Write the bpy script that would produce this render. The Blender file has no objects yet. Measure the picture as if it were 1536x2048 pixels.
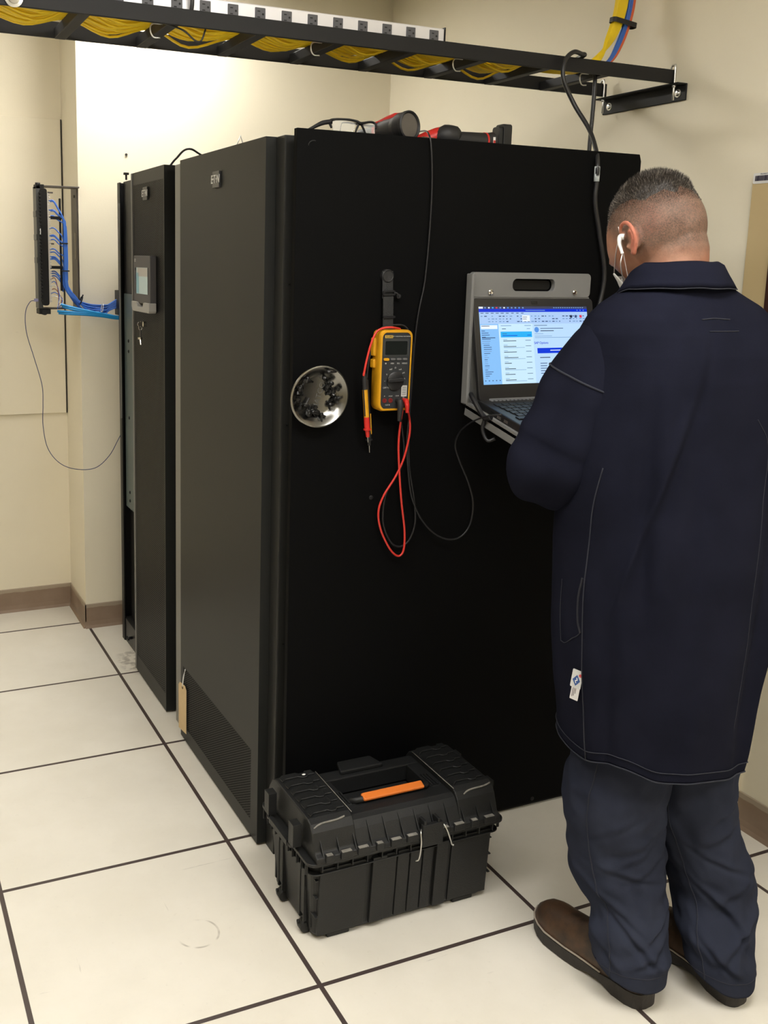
import bpy, bmesh, math, random
import numpy as np
from mathutils import Vector, Matrix, Euler, noise
PI = math.pi
random.seed(7)
C = bpy.context.scene.collection
SC = bpy.context.scene
# ---------------------------------------------------------------- camera
CAM = dict(f=1992.29, x=-.8733, y=-1.7700, z=1.5846, a=.4182, b=-.1770, c=.0193, cx=590.76, cy=881.89)
_a, _b, _c = CAM['a'], CAM['b'], CAM['c']
FW = Vector((math.sin(_a)*math.cos(_b), math.cos(_a)*math.cos(_b), math.sin(_b)))
_r = Vector((math.cos(_a), -math.sin(_a), 0)); _u = _r.cross(FW)
RT = _r*math.cos(_c) + _u*math.sin(_c); UP = _u*math.cos(_c) - _r*math.sin(_c)
ORG = Vector((CAM['x'], CAM['y'], CAM['z']))
cd = bpy.data.cameras.new('camera'); cam = bpy.data.objects.new('camera', cd); C.objects.link(cam)
m = Matrix((RT, UP, -FW)).transposed().to_4x4(); m.translation = ORG; cam.matrix_world = m
cd.sensor_fit = 'VERTICAL'; cd.sensor_height = 36; cd.lens = CAM['f']/2048*36
cd.shift_x = (768-CAM['cx'])/2048; cd.shift_y = (CAM['cy']-1024)/2048
cd.clip_start = .05
SC.camera = cam
def W(px, py, y):                      # where the sight line of a photo point meets the upright plane at depth y
    d = FW + RT*((px-CAM['cx'])/CAM['f']) - UP*((py-CAM['cy'])/CAM['f'])
    return ORG + d*((y-ORG.y)/d.y)
# ---------------------------------------------------------------- world, colour management
w = bpy.data.worlds.new('world'); SC.world = w; w.use_nodes = True
w.node_tree.nodes['Background'].inputs[0].default_value = (.9, .92, 1, 1)
w.node_tree.nodes['Background'].inputs[1].default_value = .03
SC.view_settings.view_transform = 'Standard'; SC.view_settings.look = 'None'
SC.view_settings.exposure = 0; SC.view_settings.gamma = 1; SC.view_settings.use_curve_mapping = False
# lamps: (x, y, size x, size y, emission strength), all recessed in the ceiling; last two added as fill
CEIL = 2.76
TROFFERS_AND_FILL = [(.225, 1.98, .30, .52, 50), (-1.15, -.45, 1.2, .6, 13), (.02, -1.05, 1.2, .6, 19), (.72, -2.45, 1.2, .6, 19), (-1.25, 1.35, .6, 1.2, 8.5)]
LAMP_COL = (1, .97, .915)

# ---------------------------------------------------------------- helpers
def hexc(r, g, b):
    f = lambda v: (v/255/12.92) if v/255 <= .04045 else ((v/255+.055)/1.055)**2.4
    return (f(r), f(g), f(b), 1)
MATS = {}
def mat(name, col, rough=.5, metal=0., bump=0., bscale=200., var=0., vscale=6., coat=0., spec=.5, trans=0., emit=None, estr=0.):
    if name in MATS: return MATS[name]
    mt = bpy.data.materials.new(name); mt.use_nodes = True; nt = mt.node_tree
    p = nt.nodes['Principled BSDF']
    c = tuple(col)[:3] + (1,)
    p.inputs['Base Color'].default_value = c; p.inputs['Roughness'].default_value = rough
    p.inputs['Metallic'].default_value = metal; p.inputs['Coat Weight'].default_value = coat
    p.inputs['Specular IOR Level'].default_value = spec; p.inputs['Transmission Weight'].default_value = trans
    tc = nt.nodes.new('ShaderNodeTexCoord')
    if var:
        n = nt.nodes.new('ShaderNodeTexNoise'); n.inputs['Scale'].default_value = vscale; n.inputs['Detail'].default_value = 6
        mx = nt.nodes.new('ShaderNodeMix'); mx.data_type = 'RGBA'
        mx.inputs[6].default_value = tuple(v*(1-var) for v in c[:3])+(1,); mx.inputs[7].default_value = tuple(min(1, v*(1+var)) for v in c[:3])+(1,)
        nt.links.new(tc.outputs['Object'], n.inputs['Vector']); nt.links.new(n.outputs['Fac'], mx.inputs[0]); nt.links.new(mx.outputs[2], p.inputs['Base Color'])
    if bump:
        n = nt.nodes.new('ShaderNodeTexNoise'); n.inputs['Scale'].default_value = bscale; n.inputs['Detail'].default_value = 3
        b = nt.nodes.new('ShaderNodeBump'); b.inputs['Strength'].default_value = bump; b.inputs['Distance'].default_value = .002
        nt.links.new(tc.outputs['Object'], n.inputs['Vector']); nt.links.new(n.outputs['Fac'], b.inputs['Height']); nt.links.new(b.outputs['Normal'], p.inputs['Normal'])
    if emit:
        p.inputs['Emission Color'].default_value = tuple(emit)[:3]+(1,); p.inputs['Emission Strength'].default_value = estr
    MATS[name] = mt
    return mt
def obj(name, bm, m, parent=None, smooth=False, bev=0., seg=2, sub=0, angle=.6):
    me = bpy.data.meshes.new(name)
    if isinstance(bm, bpy.types.Mesh): me = bm
    else: bm.normal_update(); bm.to_mesh(me); bm.free()
    ms = m if isinstance(m, (list, tuple)) else [m]
    for k in ms: me.materials.append(k)
    o = bpy.data.objects.new(name, me); C.objects.link(o)
    if parent:
        o.parent = parent; o.matrix_parent_inverse = Matrix.Translation(-parent.location) if parent.type == 'EMPTY' else Matrix()
    if smooth:
        me.polygons.foreach_set('use_smooth', [True]*len(me.polygons))
        if smooth != 'all':
            try: me.set_sharp_from_angle(angle=angle)
            except Exception: pass
    if bev:
        b = o.modifiers.new('bevel', 'BEVEL'); b.width = bev; b.segments = seg; b.limit_method = 'ANGLE'; b.angle_limit = .7
    if sub:
        s = o.modifiers.new('sub', 'SUBSURF'); s.levels = sub; s.render_levels = sub
    return o
def tag(o, label=None, cat=None, group=None, kind=None):
    if label: o['label'] = label
    if cat: o['category'] = cat
    if group: o['group'] = group
    if kind: o['kind'] = kind
    return o
def thing(name, label, cat, loc=(0, 0, 0), group=None):
    o = bpy.data.objects.new(name, None); C.objects.link(o); o.location = loc; o.empty_display_size = .05
    return tag(o, label, cat, group)
def struct(name, bm, m, bev=0.):
    return tag(obj(name, bm, m, bev=bev), kind='structure')
BM = bmesh.new
def box(bm, x0, x1, y0, y1, z0, z1, mi=0, M=None):
    v = [bm.verts.new((x, y, z)) for x in (x0, x1) for y in (y0, y1) for z in (z0, z1)]
    if M: [setattr(q, 'co', M @ q.co) for q in v]
    fs = []
    for f in ((0, 1, 3, 2), (4, 6, 7, 5), (0, 4, 5, 1), (2, 3, 7, 6), (0, 2, 6, 4), (1, 5, 7, 3)):
        g = bm.faces.new([v[i] for i in f]); g.material_index = mi; fs.append(g)
    return fs
def frame_at(t, up=Vector((0, 0, 1))):
    t = t.normalized(); a = up if abs(t.dot(up)) < .95 else Vector((1, 0, 0))
    n = t.cross(a).normalized(); return n, t.cross(n).normalized()
def spline(pts, k=8):
    P = [Vector(p) for p in pts]
    if len(P) < 3: return P
    out = []
    for i in range(len(P)-1):
        a = P[i-1] if i else P[0]*2-P[1]; b = P[i]; c = P[i+1]; d = P[i+2] if i+2 < len(P) else P[-1]*2-P[-2]
        for j in range(k):
            t = j/k; out.append(.5*((2*b)+(c-a)*t+(2*a-5*b+4*c-d)*t*t+(3*b-a-3*c+d)*t**3))
    return out+[P[-1]]
def tube(bm, pts, r, seg=8, k=0, cap=True, mi=0, sq=None):
    P = spline(pts, k) if k else [Vector(p) for p in pts]
    n = len(P); rr = list(r) if hasattr(r, '__len__') else None
    if rr and len(rr) != n: rr = list(np.interp(np.linspace(0, 1, n), np.linspace(0, 1, len(rr)), rr))
    t = (P[1]-P[0]).normalized(); u, v = frame_at(t); rings = []
    for i, p in enumerate(P):
        t2 = ((P[min(i+1, n-1)]-P[max(i-1, 0)])).normalized()
        q = t.rotation_difference(t2); u = q @ u; v = q @ v; t = t2
        R = rr[i] if rr else r
        sx, sy = sq or (1, 1)
        rings.append([bm.verts.new(p+(u*math.cos(2*PI*j/seg)*sx+v*math.sin(2*PI*j/seg)*sy)*R) for j in range(seg)])
    for a, b in zip(rings, rings[1:]):
        for j in range(seg):
            f = bm.faces.new((a[j], a[(j+1) % seg], b[(j+1) % seg], b[j])); f.material_index = mi; f.smooth = True
    if cap:
        bm.faces.new(rings[0][::-1]).material_index = mi; bm.faces.new(rings[-1]).material_index = mi
    return rings
def cyl(bm, p0, p1, r, r1=None, seg=20, mi=0):
    return tube(bm, [p0, p1], [r, r if r1 is None else r1], seg, mi=mi)
def lathe(bm, prof, org, axis, seg=32, mi=0, wob=None, cap=True):
    ax = Vector(axis).normalized(); u, v = frame_at(ax); rings = []
    for r, h in prof:
        rings.append([bm.verts.new(Vector(org)+ax*h+(u*math.cos(2*PI*j/seg)+v*math.sin(2*PI*j/seg))*r*(1+(wob(2*PI*j/seg) if wob else 0))) for j in range(seg)])
    for a, b in zip(rings, rings[1:]):
        for j in range(seg):
            f = bm.faces.new((a[j], a[(j+1) % seg], b[(j+1) % seg], b[j])); f.material_index = mi; f.smooth = True
    if cap:
        bm.faces.new(rings[0][::-1]).material_index = mi; bm.faces.new(rings[-1]).material_index = mi
def rrect(w, h, r, n=6):
    out = []
    for cx, cy, a0 in ((w/2-r, h/2-r, 0), (-w/2+r, h/2-r, PI/2), (-w/2+r, -h/2+r, PI), (w/2-r, -h/2+r, 1.5*PI)):
        for i in range(n+1): out.append((cx+r*math.cos(a0+PI/2*i/n), cy+r*math.sin(a0+PI/2*i/n)))
    return out
def prism(bm, poly, M, d, mi=0, hole=None):
    """extrude outline poly (local x,y) from z=0 to z=d, placed by M; optional hole with the same point count"""
    lo = [bm.verts.new(M @ Vector((x, y, 0))) for x, y in poly]; hi = [bm.verts.new(M @ Vector((x, y, d))) for x, y in poly]; n = len(poly)
    fs = []
    for i in range(n): fs.append(bm.faces.new((lo[i], lo[(i+1) % n], hi[(i+1) % n], hi[i])))
    if hole:
        l2 = [bm.verts.new(M @ Vector((x, y, 0))) for x, y in hole]; h2 = [bm.verts.new(M @ Vector((x, y, d))) for x, y in hole]
        for i in range(n):
            j = (i+1) % n
            fs += [bm.faces.new((l2[j], l2[i], h2[i], h2[j])), bm.faces.new((hi[i], hi[j], h2[j], h2[i])), bm.faces.new((lo[j], lo[i], l2[i], l2[j]))]
    else: fs += [bm.faces.new(lo[::-1]), bm.faces.new(hi)]
    for f in fs: f.material_index = mi
def PM(o, x, z, y=None):      # local frame: x axis, z axis (normal out)
    X = Vector(x).normalized(); Z = Vector(z).normalized(); Y = Z.cross(X)
    return Matrix(((X.x, Y.x, Z.x, o[0]), (X.y, Y.y, Z.y, o[1]), (X.z, Y.z, Z.z, o[2]), (0, 0, 0, 1)))
def ellip(bm, c, rx, ry, rz, seg=16, M=None):
    g = bmesh.ops.create_uvsphere(bm, u_segments=seg, v_segments=max(6, seg//2), radius=1)
    for v in g['verts']:
        p = Vector((v.co.x*rx, v.co.y*ry, v.co.z*rz)); v.co = (M @ p if M else p)+Vector(c)
    return g
def grid_mesh(name, rings, closed=True, cap0=False, cap1=False):
    n = len(rings); k = len(rings[0]); V = [tuple(p) for r in rings for p in r]; F = []
    for i in range(n-1):
        for j in range(k if closed else k-1):
            F.append((i*k+j, i*k+(j+1) % k, (i+1)*k+(j+1) % k, (i+1)*k+j))
    if cap0: F.append(tuple(range(k))[::-1])
    if cap1: F.append(tuple((n-1)*k+j for j in range(k)))
    me = bpy.data.meshes.new(name); me.from_pydata(V, [], F); me.update(); return me
def text(name, s, M, size, m, parent, depth=.0008, shear=0., bold=0., align='CENTER', sx=1.):
    c = bpy.data.curves.new(name, 'FONT'); c.body = s; c.size = size; c.extrude = depth; c.shear = shear; c.offset = bold; c.align_x = align; c.align_y = 'CENTER'; c.space_character = sx
    o = bpy.data.objects.new(name, c); C.objects.link(o); bpy.context.view_layer.update()
    me = bpy.data.meshes.new_from_object(o.evaluated_get(bpy.context.evaluated_depsgraph_get())); C.objects.unlink(o); bpy.data.objects.remove(o)
    me.transform(M); me.name = name
    return obj(name, me, m, parent)

# ---------------------------------------------------------------- materials
m_black = mat('black satin steel', (.0045, .0045, .0048), .45, spec=.3, bump=.05, bscale=900)
m_blackp = mat('black side panel paint', (.0028, .0029, .0032), .6, bump=.06, bscale=700, spec=.06)
m_door = mat('graphite door paint', (.0190, .0196, .0186), .40, bump=.05, bscale=900, spec=.13)
m_frame = mat('grey frame paint', (.020, .020, .019), .38, spec=.3, bump=.05, bscale=900)
m_strip = mat('light grey filler paint', (.17, .165, .15), .4)
m_rail = mat('black ladder paint', (.009, .009, .010), .55, bump=.05, bscale=600, spec=.3)
m_zinc = mat('zinc steel', (.62, .62, .60), .3, .95)
m_chrome = mat('polished steel', (.7, .69, .66), .16, 1.)
m_rubber = mat('black rubber', (.012, .012, .013), .55, bump=.1, bscale=400)
m_cable = mat('black cable jacket', (.012, .012, .014), .38)
m_yellow = mat('yellow cable jacket', (.92, .66, .012), .42)
m_blue = mat('blue cable jacket', (.045, .16, .60), .42)
m_cyan = mat('light blue cable jacket', (.01, .26, .62), .4)
m_orange = mat('orange cable jacket', (.7, .13, .04), .45)
m_white = mat('white plastic', (.78, .78, .76), .4)
m_greym = mat('grey shelf paint', (.19, .19, .188), .5, bump=.15, bscale=500)
m_bluegrey = mat('blue grey galvanised sheet', (.085, .115, .12), .45, .3, var=.15)
m_red = mat('red plastic', (.55, .02, .015), .38)
m_leadred = mat('red silicone lead', (.62, .035, .025), .4)
m_meter = mat('yellow holster plastic', (.60, .29, .006), .48, var=.25, vscale=30)
m_face = mat('dark meter face', (.022, .024, .026), .5)
m_lcd = mat('meter display glass', (.012, .014, .013), .15)
m_mark = mat('pale printed marking', (.45, .45, .43), .6)
m_tan = mat('manila card', (.62, .46, .26), .8, bump=.1, var=.08, vscale=60)
m_box = mat('black tool box plastic', (.0095, .010, .0105), .5, spec=.4, bump=.25, bscale=350, var=.4, vscale=12)
m_scuff = mat('scuffed dusty edge plastic', (.19, .18, .16), .75, var=.7, vscale=60)
m_orangeh = mat('orange handle plastic', (.66, .165, .02), .5, bump=.1, bscale=60)

# ================================================================= SETTING
T = .6096
XR, YB, YF, PX = 1.40, 2.366, 2.687, -.015      # right wall, back wall, recessed far wall, pillar edge
def nodes(name, rough=.5, spec=.5):
    mt = bpy.data.materials.new(name); mt.use_nodes = True; nt = mt.node_tree; p = nt.nodes['Principled BSDF']
    p.inputs['Roughness'].default_value = rough; p.inputs['Specular IOR Level'].default_value = spec
    return mt, nt, p
class NG:
    """tiny node-graph helper"""
    def __init__(s, nt): s.nt = nt
    def put(s, sock, v):
        if hasattr(v, 'links') or isinstance(v, bpy.types.NodeSocket): s.nt.links.new(v, sock)
        else: sock.default_value = v
    def math(s, op, a, b=0., clamp=False):
        n = s.nt.nodes.new('ShaderNodeMath'); n.operation = op; n.use_clamp = clamp; s.put(n.inputs[0], a); s.put(n.inputs[1], b); return n.outputs[0]
    def noise(s, vec, sc, det=4, rough=.5):
        n = s.nt.nodes.new('ShaderNodeTexNoise'); n.inputs['Scale'].default_value = sc; n.inputs['Detail'].default_value = det; n.inputs['Roughness'].default_value = rough; s.put(n.inputs['Vector'], vec); return n.outputs['Fac']
    def ramp(s, v, lo, hi):
        n = s.nt.nodes.new('ShaderNodeMapRange'); n.interpolation_type = 'SMOOTHSTEP'; s.put(n.inputs[0], v); s.put(n.inputs[1], lo); s.put(n.inputs[2], hi); return n.outputs[0]
    def mix(s, f, a, b):
        n = s.nt.nodes.new('ShaderNodeMix'); n.data_type = 'RGBA'; s.put(n.inputs[0], f); s.put(n.inputs[6], a); s.put(n.inputs[7], b); return n.outputs[2]
    def obj(s): return s.nt.nodes.new('ShaderNodeTexCoord').outputs['Object']
    def sep(s, v):
        n = s.nt.nodes.new('ShaderNodeSeparateXYZ'); s.put(n.inputs[0], v); return n.outputs
    def bump(s, h, st=.3, d=.002):
        n = s.nt.nodes.new('ShaderNodeBump'); n.inputs['Strength'].default_value = st; n.inputs['Distance'].default_value = d; s.put(n.inputs['Height'], h); return n.outputs[0]
    def dot(s, v, k, off=0.):
        n = s.nt.nodes.new('ShaderNodeVectorMath'); n.operation = 'DOT_PRODUCT'; s.put(n.inputs[0], v); n.inputs[1].default_value = k
        return s.math('ADD', n.outputs['Value'], off)
    def mapv(s, v, sc=(1, 1, 1), rot=(0, 0, 0), loc=(0, 0, 0)):
        n = s.nt.nodes.new('ShaderNodeMapping'); s.put(n.inputs[0], v); n.inputs[1].default_value = loc; n.inputs[2].default_value = rot; n.inputs[3].default_value = sc; return n.outputs[0]
# floor: 24 inch laminate tiles with dark edge trim, scuffs and dirt
mt, nt, p = nodes('raised floor tile', .32, .45); g = NG(nt); oc = g.obj(); X, Y, Z = g.sep(oc)
def linedist(v):
    a = g.math('ABSOLUTE', g.math('SUBTRACT', g.math('FRACT', g.math('ADD', g.math('DIVIDE', v, T), .5)), .5))
    return g.math('MULTIPLY', a, T)
d = g.math('MINIMUM', linedist(X), linedist(Y))
line = g.math('SUBTRACT', 1., g.ramp(d, .0052, .0064))
soft = g.noise(oc, 3.2, 6, .6); fine = g.noise(oc, 55, 5, .7)
c0 = g.mix(g.ramp(soft, .3, .75), (.70, .665, .585, 1), (.77, .735, .66, 1))
c0 = g.mix(g.math('MULTIPLY', g.ramp(fine, .60, .8), .26), c0, (.38, .35, .30, 1))
sc1 = g.noise(g.mapv(oc, (2.2, 26, 1), (0, 0, .55)), 1.7, 8, .62); sc2 = g.noise(g.mapv(oc, (30, 2.5, 1), (0, 0, -.35)), 1.3, 8, .6)
scm = g.math('MAXIMUM', g.ramp(sc1, .67, .74), g.ramp(sc2, .70, .77))
c0 = g.mix(g.math('MULTIPLY', scm, .5), c0, (.30, .28, .25, 1))
spk = g.noise(oc, 16, 2); c0 = g.mix(g.math('MULTIPLY', g.ramp(spk, .80, .83), .7), c0, (.22, .20, .17, 1))
# printed-on heel ring near the front and grey smear near the cabinets (real stains with a shape of their own)
def ring(cx, cy, r, wd):
    dx = g.math('SUBTRACT', X, cx); dy = g.math('SUBTRACT', Y, cy); rr = g.math('SQRT', g.math('ADD', g.math('MULTIPLY', dx, dx), g.math('MULTIPLY', dy, dy)))
    return g.math('SUBTRACT', 1., g.ramp(g.math('ABSOLUTE', g.math('SUBTRACT', rr, r)), wd*.4, wd))
rg = g.math('MULTIPLY', ring(-.197, .27, .050, .0035), g.ramp(g.noise(oc, 14, 2), .42, .58))
c0 = g.mix(g.math('MULTIPLY', rg, .6), c0, (.2, .17, .13, 1))
sm = g.math('MULTIPLY', g.math('SUBTRACT', 1., g.ramp(g.math('ADD', g.math('MULTIPLY', g.math('SUBTRACT', X, .095), g.math('SUBTRACT', X, .095)), g.math('MULTIPLY', g.math('MULTIPLY', g.math('SUBTRACT', Y, 1.93), g.math('SUBTRACT', Y, 1.93)), .35)), .002, .008)), g.ramp(g.noise(oc, 28, 5), .42, .6))
c0 = g.mix(g.math('MULTIPLY', sm, .7), c0, (.27, .24, .20, 1))
nt.links.new(g.mix(line, c0, (.062, .045, .042, 1)), p.inputs['Base Color'])
nt.links.new(g.bump(g.math('ADD', g.math('MULTIPLY', line, -1.), g.math('MULTIPLY', fine, .15)), .35), p.inputs['Normal'])
nt.links.new(g.math('ADD', .30, g.math('MULTIPLY', soft, .22)), p.inputs['Roughness'])
m_floor = mt
def wallmat(name, a, b, marks=0.):
    mt, nt, p = nodes(name, .62, .35); g = NG(nt); oc = g.obj()
    n1 = g.noise(oc, 1.6, 5, .6); n2 = g.noise(oc, 160, 3)
    c = g.mix(g.ramp(n1, .3, .7), a, b)
    if marks:
        s1 = g.noise(g.mapv(oc, (4, 4, 22)), 1.5, 6, .6)
        c = g.mix(g.math('MULTIPLY', g.ramp(s1, .71, .80), marks), c, (.42, .36, .28, 1))
    nt.links.new(c, p.inputs['Base Color']); nt.links.new(g.bump(n2, .12), p.inputs['Normal'])
    return mt
m_wall = wallmat('cream wall paint', (.775, .715, .565, 1), (.80, .74, .59, 1))
m_wallf = wallmat('cream wall paint scuffed', (.775, .71, .555, 1), (.81, .745, .59, 1), .5)
m_ceil = mat('ceiling white', (.78, .77, .73), .8)
# vinyl cove base with paint-smudged upper edge
mt, nt, p = nodes('taupe vinyl base', .5, .4); g = NG(nt); oc = g.obj(); X, Y, Z = g.sep(oc)
edge = g.math('ADD', Z, g.math('MULTIPLY', g.noise(oc, 14, 4), .018))
c = g.mix(g.ramp(g.noise(oc, 9, 5), .3, .7), (.235, .165, .115, 1), (.285, .205, .150, 1))
c = g.mix(g.math('MULTIPLY', g.ramp(edge, .098, .102), .55), c, (.45, .39, .30, 1))
nt.links.new(c, p.inputs['Base Color']); m_base = mt

bm = BM(); box(bm, -4.6, XR+.1, -4.2, YF+.1, -.05, 0); struct('floor', bm, m_floor)
bm = BM(); box(bm, -4.6, XR+.1, -4.2, YF+.1, CEIL, CEIL+.05); struct('ceiling', bm, m_ceil)
bm = BM(); box(bm, PX, XR+.1, YB, YF+.1, 0, CEIL); struct('wall_back', bm, m_wall)
bm = BM(); box(bm, -4.6, PX, YF, YF+.1, 0, CEIL); struct('wall_far', bm, m_wallf)
bm = BM(); box(bm, XR, XR+.1, -4.2, YB, 0, CEIL); struct('wall_right', bm, m_wall)
bm = BM(); box(bm, -4.7, -4.6, -4.2, YF+.1, 0, CEIL); struct('wall_left', bm, m_wall)
bm = BM(); box(bm, -4.6, XR+.1, -4.3, -4.2, 0, CEIL); struct('wall_front', bm, m_wall)
# painted backboard on the far wall (shadow of its side gap is a dark strip)
bm = BM(); box(bm, -1.25, PX-.006, YF-.012, YF, .905, 2.165); struct('trim_1', bm, m_wallf, .002)
bm = BM(); box(bm, PX-.0065, PX-.0025, YF-.014, YF-.001, .905, 2.165); struct('gap_shade_strip', bm, mat('gap shade tone', (.03, .026, .02), .9))  # dark strip standing in for the shadow between board and pillar
# cable raceway on the right wall
bm = BM(); box(bm, XR-.018, XR, .135, .175, .0, .90); box(bm, XR-.022, XR, .185, .20, .0, .90); struct('trim_2', bm, m_wall, .003)
BH = .108
def baseb(name, pts):
    bm = BM()
    for (a, b, n) in pts:
        a = Vector(a); b = Vector(b); n = Vector(n)
        prof = [(0, 0), (.012, 0), (.006, .012), (.004, .03), (.004, BH-.002), (.002, BH), (0, BH)]
        A = [bm.verts.new(a+n*q+Vector((0, 0, h))) for q, h in prof]; Bv = [bm.verts.new(b+n*q+Vector((0, 0, h))) for q, h in prof]
        for i in range(len(prof)-1): bm.faces.new((A[i], A[i+1], Bv[i+1], Bv[i]))
        bm.faces.new(A); bm.faces.new(Bv[::-1])
    bmesh.ops.recalc_face_normals(bm, faces=bm.faces); return struct(name, bm, m_base)
baseb('baseboard_far', [((-4.6, YF, 0), (PX, YF, 0), (0, -1, 0))])
baseb('baseboard_back', [((PX, YF, 0), (PX, YB-.004, 0), (-1, 0, 0)), ((PX-.004, YB, 0), (XR, YB, 0), (0, -1, 0))])
baseb('baseboard_right', [((XR, YB, 0), (XR, .205, 0), (-1, 0, 0)), ((XR, .132, 0), (XR, -4.2, 0), (-1, 0, 0))])
# ceiling lights above the frame; the last two are added fill lamps
m_lampframe = mat('lamp frame white', (.8, .8, .8), .4)
for i, (x, y, sx, sy, st) in enumerate(TROFFERS_AND_FILL):
    LB = ['white ceiling light over the back of the room, nearest the back wall', 'white ceiling light over the open floor on the left', 'white ceiling light above the person and the tool box', 'added fill light in the ceiling at the front of the room behind the viewer', 'added fill light in the ceiling over the floor left of the cabinet doors'][i]
    t = thing('ceiling_or_fill_light', LB, 'light', (x, y, CEIL), 'recessed ceiling lights')
    bm = BM()
    for a, b, c_, d_ in ((-1, -.94, -1, 1), (.94, 1, -1, 1), (-.94, .94, -1, -.94), (-.94, .94, .94, 1)):
        box(bm, x+a*sx/2, x+b*sx/2, y+c_*sy/2, y+d_*sy/2, CEIL-.035, CEIL-.001)
    obj('frame', bm, m_lampframe, t)
    bm = BM(); box(bm, x-.47*sx, x+.47*sx, y-.47*sy, y+.47*sy, CEIL-.022, CEIL-.002)
    obj('diffuser', bm, mat('lamp diffuser %d' % i, (.9, .9, .9), .5, emit=LAMP_COL, estr=st), t)
# nail in the back wall
bm = BM(); q = W(252, 309, YB); cyl(bm, (q.x, YB, q.z), (q.x, YB-.003, q.z-.001), .0028, seg=8); cyl(bm, (q.x, YB-.003, q.z-.001), (q.x, YB-.005, q.z-.001), .0055, seg=10)
tag(obj('nail', bm, mat('dull nail', (.06, .055, .05), .5, .6), smooth=True), 'small dark nail sticking out of the back wall above the racks', 'nail')

# ================================================================= CABINETS
YP = .44                                        # face of the big black side panel
H = 1.885
# staggered round-hole perforation
def perf(name, base, pitch=.0076, r=.0029, hole=(.004, .004, .004, 1)):
    mt, nt, p = nodes(name, .45, .4); g = NG(nt); X, Y, Z = g.sep(g.obj())
    def cell(u, pu, o): return g.math('MULTIPLY', g.math('SUBTRACT', g.math('FRACT', g.math('ADD', g.math('DIVIDE', u, pu), o)), .5), pu)
    ds = []
    for o in (0., .5):
        a = cell(Y, pitch*1.732, o); b = cell(Z, pitch, o)
        ds.append(g.math('SQRT', g.math('ADD', g.math('MULTIPLY', a, a), g.math('MULTIPLY', b, b))))
    d = g.math('MINIMUM', *ds); hole_f = g.math('SUBTRACT', 1., g.ramp(d, r-.0002, r+.0002))
    nt.links.new(g.mix(hole_f, base, hole), p.inputs['Base Color'])
    nt.links.new(g.math('SUBTRACT', .45, g.math('MULTIPLY', hole_f, .43)), p.inputs['Specular IOR Level'])
    nt.links.new(g.bump(g.math('MULTIPLY', hole_f, -1.), .8, .002), p.inputs['Normal'])
    return mt
m_perf = perf('perforated graphite vent', (.0165, .0168, .0155, 1), .0076, .0034, (.0015, .0015, .0015, 1))
m_mesh = perf('perforated black door mesh', (.0065, .0068, .0065, 1), .0076, .0030, (.0015, .0015, .0015, 1))
m_logo = mat('badge letters metal', (.62, .62, .62), .35, .6)
m_badge = mat('badge plate', (.035, .035, .036), .35)
def badge(parent, x, yc, zc, h):
    bm = BM(); box(bm, x-.006, x, yc-h*.62, yc+h*.62, zc-h/2, zc+h/2); b = obj('badge', bm, m_badge, parent, bev=.001)
    M = PM((x-.0065, yc+.002, zc), (0, -1, 0), (-1, 0, 0))
    text('lettering', 'E\u00b7T\u00b7N', M, h*.72, m_logo, b, .0008, .10, .0003, sx=.92)
# --- big UPS cabinet
t = thing('equipment_cabinet', 'large dark cabinet with plain graphite front door and wide black side panel', 'cabinet', (.6, .9, 0))
bm = BM(); box(bm, .125, 1.12, YP+.022, 1.36, .03, H-.003); obj('body', bm, m_black, t, bev=.002)
bm = BM(); box(bm, .095, .145, .500, 1.375, 0, H); box(bm, .093, .097, .5, .553, .0, H); obj('front_frame', bm, m_frame, t, bev=.002)
bm = BM(); box(bm, .0935, .14, .4995, .5005, 0, H); bm.free()
bm = BM()                                       # door shell with folded edge, a window left for the vent
vy0, vy1, vz0, vz1 = .604, 1.222, .055, .262
box(bm, .066, .094, .553, 1.25, vz1, H); box(bm, .066, .094, .553, 1.25, .008, vz0); box(bm, .066, .094, .553, vy0, vz0, vz1); box(bm, .066, .094, vy1, 1.25, vz0, vz1)
bmesh.ops.remove_doubles(bm, verts=bm.verts, dist=1e-6)
dr = obj('front_door', bm, m_door, t)
bm = BM(); box(bm, .0665, .092, vy0, vy1, vz0, vz1); obj('vent_grille', bm, m_perf, dr)
badge(dr, .066, .905, 1.806, .044)
bm = BM(); prism(bm, [(.098, 0.0), (1.133, 0.0), (1.133, H-.02), (1.127, H-.002), (.098, H-.002)], Matrix(((1, 0, 0, 0), (0, 0, -1, YP+.018), (0, 1, 0, 0.012), (0, 0, 0, 1))), .018)
sp = obj('side_panel', bm, m_blackp, t, bev=.0015)
bm = BM(); box(bm, .1135, 1.115, YP+.012, YP+.03, 0, .02); obj('plinth', bm, m_black, t)
for (px, py) in ((1064, 1597), (742, 995)):
    q = W(px, py, YP); bm = BM(); lathe(bm, [(.006, 0), (.006, .001), (.0045, .002), (.001, .0022)], (q.x, YP, q.z), (0, -1, 0), 14); obj('panel_screw', bm, m_rail, sp)
q = W(628, 288, YP); bm = BM(); tube(bm, [(q.x+.014*math.cos(a), YP-.0004, q.z-.004+.012*math.sin(a)) for a in np.linspace(PI*.4, PI*1.0, 9)], .0011, 5); obj('lock_outline', bm, m_frame, sp)
for z_ in (.60, 1.18, 1.53):
    bm = BM(); box(bm, .108, .114, .4985, .502, z_, z_+.004); obj('hinge', bm, m_black, t)
bm = BM(); cyl(bm, (.12, 1.30, H), (.12, 1.30, H+.008), .008, seg=6); obj('top_bolt', bm, m_rail, t)
# narrow light filler between the cabinets
bm = BM(); box(bm, .086, .1, 1.262, 1.372, .0, H-.002); obj('filler_strip', bm, m_strip, t, bev=.004)
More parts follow.
